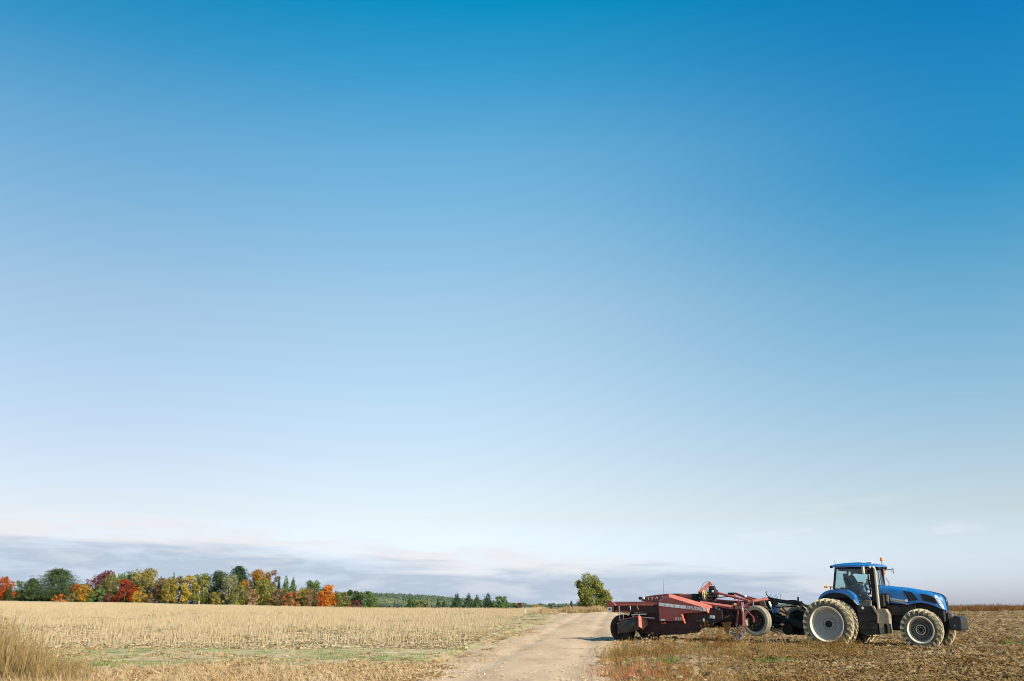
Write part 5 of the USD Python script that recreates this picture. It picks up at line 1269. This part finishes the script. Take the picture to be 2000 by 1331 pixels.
obj('gauge_axle', box((-1.9, 0, 1.30), (0.16, 2.6, 0.16), 0.02), M['iron'], WR)
obj('far_wheel_arm', bar((-2.0, 0.95, 1.58), (-1.55, 0.95, 1.40), 0.08, 0.08), M['redsun'], WR)
obj('far_wheel_arm', bar((-1.84, 0.9, 1.72), (-1.55, 0.9, 1.42), 0.06, 0.06), M['redsun'], WR)
obj('wear_strip', bar((-1.66, -1.05, 0.99), (-1.38, -1.05, 0.90), 0.02, 0.04), M['cream'], WR)

# mast and tongue
obj('mast', prism([(-2.30, 2.10), (-2.0, 2.18), (-1.75, 2.12), (-1.62, 1.90), (-1.80, 1.62), (-2.05, 1.66)], -0.07, 0.07), M['iron'], WR)
obj('mast_plate', prism([(-2.62, 1.98), (-2.10, 2.13), (-2.02, 1.80), (-2.55, 1.72)], -0.40, -0.36), M['rust'], WR)
obj('mast_brace', bar((-2.75, -0.45, 1.90), (-2.02, -0.30, 2.14), 0.07, 0.08), M['redsun'], WR)
obj('tongue_beam', bar((-1.80, 0, 2.05), (-0.55, 0, 1.87), 0.12, 0.15), M['iron'], WR)
obj('tongue_drop', bar((-0.62, 0, 1.86), (-0.20, 0, 1.50), 0.07, 0.09), M['iron'], WR)
obj('tongue_drop', bar((-0.20, 0, 1.50), (0.05, 0, 0.80), 0.07, 0.09), M['iron'], WR)
obj('tongue_stay', bar((-1.80, 0.10, 1.72), (-0.75, 0.08, 1.78), 0.05, 0.05), M['reddark'], WR)
obj('lower_tongue', bar((-2.10, -0.15, 1.34), (0.15, -0.15, 0.82), 0.20, 0.26), M['iron'], WR)
obj('lower_tongue', bar((-2.10, 0.25, 1.36), (0.05, 0.0, 0.84), 0.12, 0.16), M['reddark'], WR)
obj('tongue_end', bar((0.05, 0, 0.85), (0.12, 0, 0.55), 0.10, 0.10), M['iron'], WR)
obj('under_rail', bar((-1.66, -0.15, 1.785), (-0.98, -0.15, 1.80), 0.04, 0.035), M['steel'], WR)
obj('tongue_knob', trimesh.creation.icosphere(2, 0.14).apply_scale([1.3, 1, 0.85]).apply_translation([-0.82, 0, 1.93]), M['iron'], WR, smooth=True)
obj('jack_post', bar((-0.66, 0.02, 1.90), (-0.645, 0.02, 2.17), 0.06, 0.07), M['red'], WR)
obj('jack_post', bar((-0.48, -0.02, 2.0), (-0.52, -0.02, 1.55), 0.06, 0.07), M['red'], WR)
obj('fork', tube(curve([(-2.08, 0.25, 2.16), (-2.22, 0.25, 2.24), (-2.27, 0.25, 2.34), (-2.26, 0.25, 2.44)], 8), 0.022, 6), M['iron'], WR)
for x in (-2.07, -1.81):
    obj('hose_ring', tube([(x + 0.055 * math.cos(a), 0.3 + 0.03 * math.cos(a), 2.20 + 0.075 * math.sin(a)) for a in np.linspace(0, 2 * math.pi, 17)], 0.016, 6), M['bluegear'], WR)
obj('whip_aerial', tube([(-1.60, 0.3, 2.0), (-1.61, 0.3, 2.32)], 0.010, 5), M['iron'], WR)
obj('side_cylinder', tube([(-1.92, -0.25, 1.98), (-1.82, -0.25, 1.72)], 0.045, 10), M['white'], WR)
obj('cylinder_rod', tube([(-1.83, -0.25, 1.74), (-1.76, -0.25, 1.50)], 0.022, 8), M['steel'], WR)
obj('oil_filter', box((-1.74, -0.1, 1.60), (0.16, 0.16, 0.28), 0.04), M['bluegear'], WR)
obj('diagonal_rod', tube([(-1.88, -0.30, 2.08), (-2.45, -0.30, 1.80)], 0.016, 6), M['steel'], WR)
for k in range(4):
    obj('hose', tube(curve([(-1.8, 0.05 * k - 0.1, 2.06), (-1.2, 0.05 * k - 0.1, 2.02 - 0.03 * k), (-0.6, 0.05 * k - 0.1, 1.98), (-0.1, 0.05 * k - 0.1, 1.62), (0.25, 0.05 * k - 0.1, 1.45)], 18), 0.013, 5), M['hose'], WR)

# ------------------------------------------------------------------ grasses, stubble, straw
def blades(n, h, spread, width, bend, rng, seg=3, hvar=0.4, upright=0.5, tuft=0.0):
    """n blades of dry grass as thin tapering strips."""
    V, Fc = [], []
    base = rng.normal(0, spread, (n, 2))
    a = rng.uniform(0, 2 * math.pi, n)
    H = h * (1 + hvar * rng.uniform(-1, 1, n))
    out = rng.uniform(0, bend, n) * H
    face = a + math.pi / 2 + rng.normal(0, 0.7, n)
    for k in range(seg + 1):
        t = k / seg
        p = np.stack([base[:, 0] + np.cos(a) * out * t ** (1 + upright), base[:, 1] + np.sin(a) * out * t ** (1 + upright), H * t * (1 - 0.25 * (out / np.maximum(H, 1e-3)) * t)], 1)
        w = (width * (1 - 0.75 * t))
        s = np.stack([np.cos(face), np.sin(face), np.zeros(n)], 1) * w / 2
        V += [p - s, p + s]
    v = np.stack(V, 1)
    m = 2 * (seg + 1)
    i = np.arange(n)[:, None] * m
    f = []
    for k in range(seg):
        f += [i + [2 * k, 2 * k + 1, 2 * k + 3], i + [2 * k, 2 * k + 3, 2 * k + 2]]
    v, f = v.reshape(-1, 3), np.concatenate(f)
    if tuft:
        tips = v.reshape(n, m, 3)[:, -1]
        q = np.repeat(tips, 7, 0) + rng.normal(0, 1, (n * 7, 3)) * [0.02, 0.02, tuft * 0.4] - [0, 0, tuft * 0.4]
        lv, lf = leaves(q, np.tile([0.3, -0.6, 0.4], (len(q), 1)), 0.022, rng, 0.35)
        f = np.concatenate([f, lf + len(v)]); v = np.concatenate([v, lv])
    return v, f


def stalks(n, h, length, rng, r=0.014):
    """Cut corn stalks along a short length of row with a few hanging leaves."""
    ms = []
    for k in range(n):
        x = (k + 0.5) / n * length - length / 2 + rng.normal(0, 0.03)
        hh = h * rng.uniform(0.55, 1.2)
        l = rng.normal(0, 0.10, 2) * hh * (3 if rng.uniform() < 0.12 else 1)
        ms.append(tube([[x, 0, -0.03], [x + l[0] * 0.5, l[1] * 0.5, hh * 0.55], [x + l[0], l[1], hh]], [r * 1.2, r, r * 0.9], 5))
    m = trimesh.util.concatenate(ms)
    lv, lf = blades(n, h * 0.75, length * 0.30, 0.030, 0.9, rng, 2, 0.4)
    lv2, lf2 = blades(n * 2, 0.06, length * 0.32, 0.030, 3.5, rng, 2, 0.4)
    v = np.concatenate([m.vertices, lv, lv2])
    return v, np.concatenate([m.faces, lf + len(m.vertices), lf2 + len(m.vertices) + len(lv)])


def litter(n, spread, rng, L=0.16, w=0.02):
    """Straw and husks lying about."""
    c = np.stack([rng.normal(0, spread, n), rng.normal(0, spread, n), rng.uniform(0.0, 0.05, n)], 1)
    a = rng.uniform(0, 2 * math.pi, n); t = rng.normal(0, 0.28, n)
    d = np.stack([np.cos(a) * np.cos(t), np.sin(a) * np.cos(t), np.sin(t)], 1) * (L * rng.uniform(0.4, 1.3, n))[:, None] / 2
    s = np.stack([-np.sin(a), np.cos(a), rng.normal(0, 0.5, n)], 1) * (w * rng.uniform(0.5, 1.5, n))[:, None] / 2
    v = np.stack([c - d - s, c - d + s, c + d + s, c + d - s], 1).reshape(-1, 3)
    i = np.arange(n)[:, None] * 4
    return v, np.concatenate([i + [0, 1, 2], i + [0, 2, 3]])


def scatter(name, protos, mats, pts, rng, label, category, smin=0.75, smax=1.3, yaw=None, zoff=-0.02, kind='stuff'):
    """One PointInstancer over pts (x, y or x, y, z)."""
    path = numbered(f'/World/{name}')
    pi = UsdGeom.PointInstancer.Define(stage, path)
    rel = []
    for k, m in enumerate(protos):
        q = f'{path}/clump_{k + 1:03d}'
        usdkit.mesh(stage, q, m, mats[k % len(mats)])
        rel.append(Sdf.Path(q))
    pi.CreatePrototypesRel().SetTargets(rel)
    pts = np.asarray(pts, float)
    if pts.shape[1] == 2:
        pts = np.concatenate([pts, (height(pts[:, 0], pts[:, 1]) + zoff)[:, None]], 1)
    n = len(pts)
    pi.CreatePositionsAttr(Vt.Vec3fArray.FromNumpy(pts.astype(np.float32)))
    pi.CreateProtoIndicesAttr(Vt.IntArray.FromNumpy(rng.integers(0, len(protos), n).astype(np.int32)))
    a = rng.uniform(0, 2 * math.pi, n) if yaw is None else yaw + rng.normal(0, 0.05, n) + math.pi * rng.integers(0, 2, n)
    pi.CreateOrientationsAttr(Vt.QuathArray([Gf.Quath(float(math.cos(q / 2)), 0.0, 0.0, float(math.sin(q / 2))) for q in a]))
    s = rng.uniform(smin, smax, n)
    pi.CreateScalesAttr(Vt.Vec3fArray.FromNumpy(np.stack([s, s, s * rng.uniform(0.8, 1.2, n)], 1).astype(np.float32)))
    data(pi.GetPrim(), label, category, None, kind)


def straw(name, cols, patch=None, tl=0.15):
    nodes = {'g': ('geometry', {}), 'r': ('rgb_ramp', {'ramp': cols}), 'n': ('noise_texture', {'scale': 0.55, 'detail': 4.0, 'roughness': 0.6}), 'm': ('rgb_ramp', {'ramp': [(0.40, (1.0, 1.0, 1.0)), (0.62, patch or (0.72, 0.62, 0.48))]}), 'k': ('mix', {'mix_type': 'multiply', 'fac': 1.0}),
             'd': ('diffuse_bsdf', {}), 't': ('translucent_bsdf', {}), 'x': ('mix_closure', {'fac': tl})}
    return mat(name, nodes, [('g.random_per_island', 'r.fac'), ('g.position', 'n.vector'), ('n.fac', 'm.fac'), ('r.color', 'k.color1'), ('m.color', 'k.color2'), ('k.color', 'd.color'), ('k.color', 't.color'), ('d.BSDF', 'x.closure1'), ('t.BSDF', 'x.closure2')], 'x.closure')


S_grass = straw('dry_grass_straw', [(0.0, (0.46, 0.34, 0.20)), (0.35, (0.66, 0.52, 0.33)), (0.7, (0.80, 0.67, 0.46)), (0.94, (0.88, 0.78, 0.60)), (1.0, (0.30, 0.27, 0.10))], (0.90, 0.82, 0.70))
S_stub = straw('corn_stubble_straw', [(0.0, (0.46, 0.365, 0.24)), (0.3, (0.68, 0.565, 0.41)), (0.7, (0.82, 0.71, 0.55)), (1.0, (0.90, 0.83, 0.73))], (0.93, 0.90, 0.84), 0.15)
S_tall = straw('tall_grass_straw', [(0.0, (0.30, 0.22, 0.10)), (0.2, (0.62, 0.48, 0.27)), (0.6, (0.84, 0.70, 0.46)), (1.0, (0.92, 0.83, 0.64))], (0.92, 0.87, 0.80), 0.3)
S_verge = straw('verge_grass_straw', [(0.0, (0.30, 0.195, 0.075)), (0.35, (0.58, 0.41, 0.185)), (0.7, (0.78, 0.595, 0.32)), (1.0, (0.88, 0.74, 0.48))], (0.74, 0.60, 0.44))
S_weed = straw('brown_weed', [(0.0, (0.22, 0.125, 0.04)), (0.5, (0.42, 0.26, 0.085)), (0.85, (0.56, 0.37, 0.13)), (1.0, (0.66, 0.48, 0.22))])
S_litter = straw('field_litter_straw', [(0.0, (0.26, 0.18, 0.085)), (0.45, (0.54, 0.395, 0.205)), (0.8, (0.80, 0.64, 0.40)), (1.0, (0.90, 0.79, 0.57))], (0.74, 0.64, 0.52), 0.05)
S_green = straw('green_weed', [(0.0, (0.13, 0.20, 0.06)), (0.6, (0.24, 0.31, 0.11)), (1.0, (0.38, 0.40, 0.19))], (0.8, 0.85, 0.6), 0.25)
S_red = straw('red_weed', [(0.0, (0.40, 0.14, 0.085)), (0.6, (0.52, 0.24, 0.14)), (1.0, (0.62, 0.42, 0.24))])
S_clod = paint('soil_clod', (0.17, 0.115, 0.065), 1.0, dirt=(0.32, 0.24, 0.14), dirty=0.8, scale=6, spec=0.05)

rng = np.random.default_rng(5)


def spread_xy(n, y0, y1, rng, near=1.0):
    """Points over the ground seen between y0 and y1, denser nearer the eye."""
    u = rng.uniform(0, 1, n)
    y = (y0 ** -near * (1 - u) + y1 ** -near * u) ** (-1 / near)
    return rng.uniform(-0.60, 0.60, n) * y, y


noise2 = lambda x, y, s, sd: meshkit.fbm(np.stack([x * s, y * s, np.zeros_like(x)], -1), 3, sd)
edgeL = lambda x, y: road_mid(y) - road_half(y) - 0.15 - 1.5 * (noise2(x, y, 0.45, 51) - 0.5)
edgeR = lambda x, y: road_mid(y) + road_half(y) + 0.05 + 1.3 * (noise2(x, y, 0.45, 52) - 0.5) + 0.1

# dry grass beside the track, left and right, thinning over the green patches
x, y = spread_xy(30000, 21, 80, rng, 0.6)
k = (x < edgeL(x, y)) & (rng.uniform(0, 1, len(x)) < np.interp(noise2(x, y * 0.5, 0.22, 61), [0.40, 0.56], [0.10, 1.0]) * np.interp(y, [24, 28, 31, 46, 80], [1.0, 0.9, 0.5, 0.45, 0.45]))
xg, yg = x[k], y[k]
track = []
for pts in (((1.1, 50.0), (2.6, 52.0), (4.6, 53.0)), ((0.6, 40.6), (1.5, 42.6), (3.2, 42.4), (4.2, 44.0)), ((0.2, 33.5), (1.2, 34.2))):
    c = curve(np.array(pts), 70)
    c = c[rng.uniform(0, 1, 70) < 0.75]
    track.append(c + rng.normal(0, 0.10, c.shape))
track = np.concatenate(track)
gp = np.concatenate([np.stack([xg, yg], 1)])
scatter('dry_grass', [blades(24, 0.10, 0.16, 0.014, 2.2, rng), blades(20, 0.15, 0.14, 0.013, 1.6, rng), blades(26, 0.07, 0.18, 0.014, 3.0, rng), litter(30, 0.2, rng, 0.24, 0.024), litter(26, 0.22, rng, 0.18, 0.030), litter(34, 0.2, rng, 0.28, 0.018), blades(9, 0.22, 0.14, 0.012, 1.1, rng)], [S_grass], gp, rng, 'short dry tan grass covering the verge and field left of the track', 'grass')
scatter('track_grass', [blades(14, 0.06, 0.12, 0.012, 1.2, rng), litter(10, 0.15, rng, 0.14, 0.012)], [S_grass], track, rng, 'thin lines of dry grass growing across the sandy track', 'grass')

# green patches in the left field
x, y = spread_xy(11000, 28, 110, rng, 0.5)
k = (x < edgeL(x, y) - 1.0) & (rng.uniform(0, 1, len(x)) < np.interp(noise2(x, y * 0.5, 0.22, 61), [0.40, 0.50], [0.60, 0.03]) * np.interp(noise2(x, y, 0.7, 66), [0.42, 0.54], [0.25, 1.0]))
scatter('green_ground_cover', [blades(20, 0.07, 0.16, 0.018, 1.4, rng, 2), blades(16, 0.10, 0.14, 0.016, 1.0, rng, 2)], [S_green], np.stack([x[k], y[k]], 1), rng, 'low green growth in patches between the dry stubble', 'ground cover')

# corn stubble in rows
ROW = math.radians(13)
rd = np.array([math.cos(ROW), math.sin(ROW)]); rn = np.array([-rd[1], rd[0]])
P = []
for i in range(-190, 190):
    s = np.arange(-260, 260, 1.15)
    s = s + rng.uniform(-0.3, 0.3, len(s))
    q = np.array([-25.0, 100.0]) + rn * (i * 0.76 + rng.normal(0, 0.02)) + rd * s[:, None] + rng.normal(0, 0.04, (len(s), 2))
    P.append(q)
P = np.concatenate(P)
x, y = P[:, 0], P[:, 1]
k = (y > 40 + 9 * noise2(x, y, 0.12, 71)) & (y < 176) & (x > -0.60 * y) & (x < edgeL(x, y) - 1.4 - 0.06 * (y - 40)) & (rng.uniform(0, 1, len(x)) < np.interp(noise2(x, y, 0.10, 72), [0.40, 0.54], [0.22, 1.0]) * np.interp(y, [40, 60, 75], [0.30, 0.65, 1.0]))
P = P[k]
scatter('corn_stubble', [stalks(6, 0.40, 1.15, rng), stalks(5, 0.34, 1.15, rng), stalks(7, 0.46, 1.15, rng), stalks(4, 0.30, 1.15, rng)], [S_stub], P, rng, 'pale cut corn stalks standing in rows across the left field', 'stubble', 0.85, 1.2, yaw=ROW)
x, y = spread_xy(9000, 42, 170, rng, 0.25)
k = (x < edgeL(x, y) - 1.5)
scatter('stubble_litter', [litter(40, 0.35, rng, 0.30, 0.04), litter(34, 0.4, rng, 0.26, 0.035)], [S_stub], np.stack([x[k], y[k]], 1), rng, 'loose pale corn husks lying between the stalks', 'litter')

# tall grass in the near left corner
n = 300
y = rng.uniform(24.2, 29.5, n)
off = rng.uniform(0, 1, n) ** 1.2 * 3.1 - 0.7                    # metres in from the left edge of what is seen
x = -0.497 * y + off
hsc = np.interp(off, [-0.7, 0.3, 0.9, 1.4, 2.4], [1.30, 1.12, 0.74, 0.50, 0.30])
tall = np.stack([x, y], 1)
for lo, hi, h, lab in ((0.95, 9, 1.12, 'head high dry grass with seed plumes in the near left corner'), (0.52, 0.95, 0.68, 'waist high dry grass skirting the tall clump in the left corner'), (0.0, 0.52, 0.36, 'knee high dry grass at the right foot of the tall left clump')):
    q = tall[(hsc >= lo) & (hsc < hi)]
    scatter('tall_grass', [blades(11, h * 0.9, 0.22, 0.024, 1.0, rng, 5, 0.4, 0.9), blades(9, h * 1.12, 0.16, 0.020, 0.6, rng, 5, 0.25, 0.9, 0.16), blades(16, h * 0.5, 0.26, 0.026, 1.7, rng, 4, 0.6), blades(13, h * 0.7, 0.24, 0.025, 1.3, rng, 4, 0.5)], [S_tall, S_tall, S_grass, S_tall], q, rng, lab, 'grass', 0.8, 1.15)

# verge on the right of the track, in front of the machine
def to_machine(x, y):
    """How far a point lies in front of the machine's near flank (metres)."""
    a = math.radians(40)
    return -(((x - 13.15) * math.sin(a) + (y - 45.1) * math.cos(a)) + 1.75)


def along(x, y):
    a = math.radians(40)
    return (x - 13.15) * math.cos(a) - (y - 45.1) * math.sin(a)


x, y = spread_xy(60000, 21, 62, rng, 0.7)
right = np.interp(y, [21, 28, 36, 44, 62], [6.5, 8.4, 10.6, 13.0, 14.0])
k = (x > edgeR(x, y)) & (x < right + 4.0 * (noise2(x, y, 0.3, 81) - 0.5)) & (rng.uniform(0, 1, len(x)) < np.interp(noise2(x, y, 0.5, 82), [0.36, 0.56], [0.35, 1.0]))
k &= ~((to_machine(x, y) < 0.0) & (rng.uniform(0, 1, len(x)) < 0.55))
vg = np.stack([x[k], y[k]], 1)
scatter('verge_grass', [blades(24, 0.11, 0.14, 0.014, 2.0, rng), blades(18, 0.17, 0.13, 0.013, 1.4, rng), blades(26, 0.07, 0.17, 0.016, 3.0, rng), litter(24, 0.18, rng, 0.20, 0.024), litter(20, 0.2, rng, 0.16, 0.028)], [S_verge, S_verge, S_grass, S_grass, S_litter], vg, rng, 'rough dry grass between the track, the machine and the broken soil', 'grass')
x, y = spread_xy(16000, 36, 60, rng, 0.5)
d = to_machine(x, y); al = along(x, y)
k = (d > 0.1) & (d < 2.4) & (rng.uniform(0, 1, len(x)) < 0.6) & (al > -10.6) & (al < -0.4) & (x > edgeR(x, y)) & (rng.uniform(0, 1, len(x)) < np.interp(noise2(x, y, 0.8, 83), [0.38, 0.55], [0.35, 1.0]))
scatter('machine_grass', [blades(26, 0.20, 0.12, 0.013, 1.2, rng), blades(20, 0.26, 0.11, 0.013, 0.9, rng, 3, 0.5, 0.6, 0.05), blades(24, 0.14, 0.14, 0.014, 1.8, rng)], [S_verge, S_grass, S_weed], np.stack([x[k], y[k]], 1), rng, 'taller dry grass growing along the near side of the red machine', 'grass', 0.7, 1.15)

# stones and sprigs on the track
x, y = spread_xy(22000, 21, 70, rng, 0.8)
e = np.abs(x - road_mid(y)) / road_half(y)
k = (e < 1.05) & (rng.uniform(0, 1, len(x)) < 0.25 + 0.6 * e ** 2)
peb = [(trimesh.creation.icosphere(1, 1.0).vertices * [0.020, 0.016, 0.011] * (1 + 0.3 * rng.uniform(-1, 1, (42, 1))), trimesh.creation.icosphere(1, 1.0).faces) for q in range(3)]
xy = np.stack([x, y], 1)[k]
scatter('track_gravel', peb, [paint('track_stone', (0.42, 0.34, 0.26), 0.9, dirt=(0.22, 0.17, 0.12), dirty=0.8, scale=20, spec=0.2)], np.concatenate([xy, (height(xy[:, 0], xy[:, 1]) + 0.015)[:, None]], 1), rng, 'small stones scattered over the sandy track', 'gravel', 0.5, 2.0)
k = (e > 0.72) & (e < 1.12) & (rng.uniform(0, 1, len(x)) < np.interp(e, [0.72, 1.0], [0.06, 0.55]))
scatter('track_grass', [blades(9, 0.07, 0.10, 0.012, 1.6, rng, 2), litter(9, 0.14, rng, 0.15, 0.014), blades(12, 0.11, 0.11, 0.012, 1.4, rng)], [S_grass], np.stack([x, y], 1)[k], rng, 'sparse dry sprigs fraying along both edges of the track', 'grass')

# brown weeds
W1 = np.stack([rng.normal(8.2, 0.62, 44), rng.normal(41.3, 0.5, 44)], 1)
scatter('orange_weed', [blades(12, 0.72, 0.13, 0.014, 0.5, rng, 4, 0.5, 0.7, 0.12), blades(12, 0.40, 0.16, 0.014, 0.8, rng, 4, 0.5, 0.7, 0.08), blades(14, 0.26, 0.18, 0.014, 1.2, rng, 3, 0.5)], [S_weed], W1, rng, 'clump of tall orange brown weeds before the middle of the red machine', 'weed', 0.5, 1.25)
W2 = np.concatenate([np.stack([rng.normal(11.0, 0.9, 110), rng.normal(36.8, 1.6, 110)], 1), np.stack([rng.normal(12.2, 0.6, 50), rng.normal(40.4, 0.6, 50)], 1), np.stack([rng.normal(4.6, 0.9, 40), rng.normal(36.0, 1.4, 40)], 1), np.stack([rng.normal(7.6, 1.2, 50), rng.normal(36.6, 0.8, 50)], 1)])
scatter('brown_weed', [blades(16, 0.34, 0.16, 0.014, 0.7, rng, 4, 0.5, 0.7, 0.07), blades(18, 0.22, 0.17, 0.014, 1.0, rng, 4, 0.5, 0.7, 0.05), blades(16, 0.14, 0.18, 0.015, 1.4, rng, 3, 0.5)], [S_weed, S_tall], W2, rng, 'low brown weeds scattered before the tractor wheels and machine', 'weed', 0.7, 1.3)
W5 = np.concatenate([np.stack([rng.normal(3.5, 0.5, 60) + 0.105 * (yy - 30), yy], 1) for yy in (rng.uniform(27, 41, 60),)] + [np.stack([rng.uniform(4, 10, 90), rng.uniform(33, 40, 90)], 1)])
scatter('verge_tuft', [blades(26, 0.30, 0.12, 0.013, 0.8, rng, 4, 0.5), blades(22, 0.40, 0.11, 0.013, 0.6, rng, 4, 0.5, 0.7, 0.06), blades(24, 0.20, 0.15, 0.014, 1.2, rng, 3, 0.5)], [S_grass, S_verge, S_weed], W5, rng, 'taller uneven straw tufts along the right edge of the track', 'grass', 0.6, 1.15)
W3 = np.concatenate([np.stack([rng.normal(3.6, 0.55, 90), rng.normal(28.6, 0.9, 90)], 1), np.stack([rng.normal(3.2, 0.5, 60), rng.normal(26.0, 0.6, 60)], 1), np.stack([rng.normal(7.4, 1.4, 60), rng.normal(26.0, 0.7, 60)], 1)])
scatter('red_weed', [blades(22, 0.10, 0.14, 0.016, 1.2, rng, 2), blades(18, 0.14, 0.13, 0.016, 1.0, rng, 2)], [S_red], W3, rng, 'reddish low weeds in the dry grass at the right foreground', 'weed')
W4 = np.concatenate([np.stack([rng.normal(cx, sx, n_), rng.normal(cy, sy, n_)], 1) for cx, cy, sx, sy, n_ in ((4.75, 32.4, 0.18, 0.3, 16), (8.05, 31.7, 0.38, 0.35, 46), (7.0, 40.2, 0.4, 0.3, 14), (20.8, 43.6, 0.55, 0.3, 26), (17.0, 33.4, 0.4, 0.3, 10), (12.0, 38.0, 0.3, 0.3, 10))])
scatter('green_weed', [blades(26, 0.13, 0.12, 0.020, 1.0, rng, 3), blades(20, 0.17, 0.10, 0.020, 0.8, rng, 3)], [S_green], W4, rng, 'small fresh green weeds among the dry grass and soil on the right', 'weed')

# straw and clods over the broken soil
x, y = spread_xy(52000, 20, 112, rng, 0.8)
k = (x > np.maximum(edgeR(x, y), right_at := np.interp(y, [20, 28, 36, 44, 62, 112], [4.6, 6.2, 8.2, 10.2, 8.0, 14.0]))) & (rng.uniform(0, 1, len(x)) < np.interp(noise2(x, y, 0.35, 91), [0.38, 0.56], [0.3, 1.0]))
z = height(x, y) + 0.045 + 0.20 * ripple(x, y, 1.7, 31, 4) + 0.05 * np.sin((x * 0.588 + y * 0.809) * 6.9)
scatter('straw_litter', [litter(18, 0.16, rng, 0.16, 0.024), litter(20, 0.2, rng, 0.12, 0.028), litter(14, 0.14, rng, 0.22, 0.020), blades(12, 0.10, 0.13, 0.014, 1.3, rng, 2)], [S_litter], np.stack([x, y, z], 1)[k], rng, 'torn straw and potato vines strewn over the broken soil', 'litter')
c1 = trimesh.creation.icosphere(1, 1.0)
cl_ = []
for q in range(4):
    v = c1.vertices * (1 + 0.45 * (rng.uniform(0, 1, (len(c1.vertices), 1)) - 0.5)) * [0.06, 0.05, 0.04]
    cl_.append((v, c1.faces))
x, y = spread_xy(26000, 20, 80, rng, 0.9)
k = (x > np.maximum(edgeR(x, y) + 0.3, np.interp(y, [20, 28, 36, 44, 62, 112], [5.2, 7.0, 9.0, 11.0, 9.0, 14.0])))
z = height(x, y) + 0.03 + 0.20 * ripple(x, y, 1.7, 31, 4) + 0.05 * np.sin((x * 0.588 + y * 0.809) * 6.9)
scatter('soil_clods', cl_, [S_clod], np.stack([x, y, z], 1)[k], rng, 'dry brown clods lying on the harvested field', 'soil', 0.4, 1.6)

# brush along the far edges
def brush(px0, px1, D, h, n, name, m, label, dj=2.5):
    px = rng.uniform(px0, px1, n)
    yy = D + rng.normal(0, dj, n)
    xx = (px - 1000) / 2013 * yy
    scatter(name, [blades(40, h, 0.30, 0.045, 0.6, rng, 3, 0.45, 0.7, h * 0.18), blades(34, h * 0.75, 0.34, 0.045, 0.8, rng, 3, 0.5, 0.7, h * 0.15)], m, np.stack([xx, yy], 1), rng, label, 'brush', 0.6, 1.3)


S_rust = straw('rusty_brush_straw', [(0.0, (0.22, 0.125, 0.055)), (0.5, (0.38, 0.235, 0.11)), (1.0, (0.50, 0.35, 0.18))])
brush(1836, 2080, 106, 0.42, 420, 'rusty_brush', [S_rust], 'rusty brown brush along the far edge of the right field')
brush(1108, 1140, 113, 0.36, 90, 'pale_brush', [S_grass, S_tall], 'pale dry brush left of the lone roadside tree', 2.0)
brush(1148, 1176, 110, 0.40, 50, 'pale_brush', [S_grass, S_tall], 'dry brush mound at the foot of the lone roadside tree', 1.5)
brush(1060, 1112, 122, 0.24, 100, 'pale_brush', [S_grass], 'low pale brush between the stubble and the far woods', 4.0)
PO = thing('marker_post', ((1026.0 - 1000) / 2013 * 118, 118, float(height((1026 - 1000) / 2013 * 118, 118)) - 0.1), 0, 'tiny white marker post at the far edge of the stubble', 'post')
obj('post', box((0, 0, 0.22), (0.07, 0.07, 0.5), 0.01), M['white'], PO)
obj('post_cap', box((0, 0, 0.485), (0.09, 0.09, 0.03), 0.01), M['white'], PO)
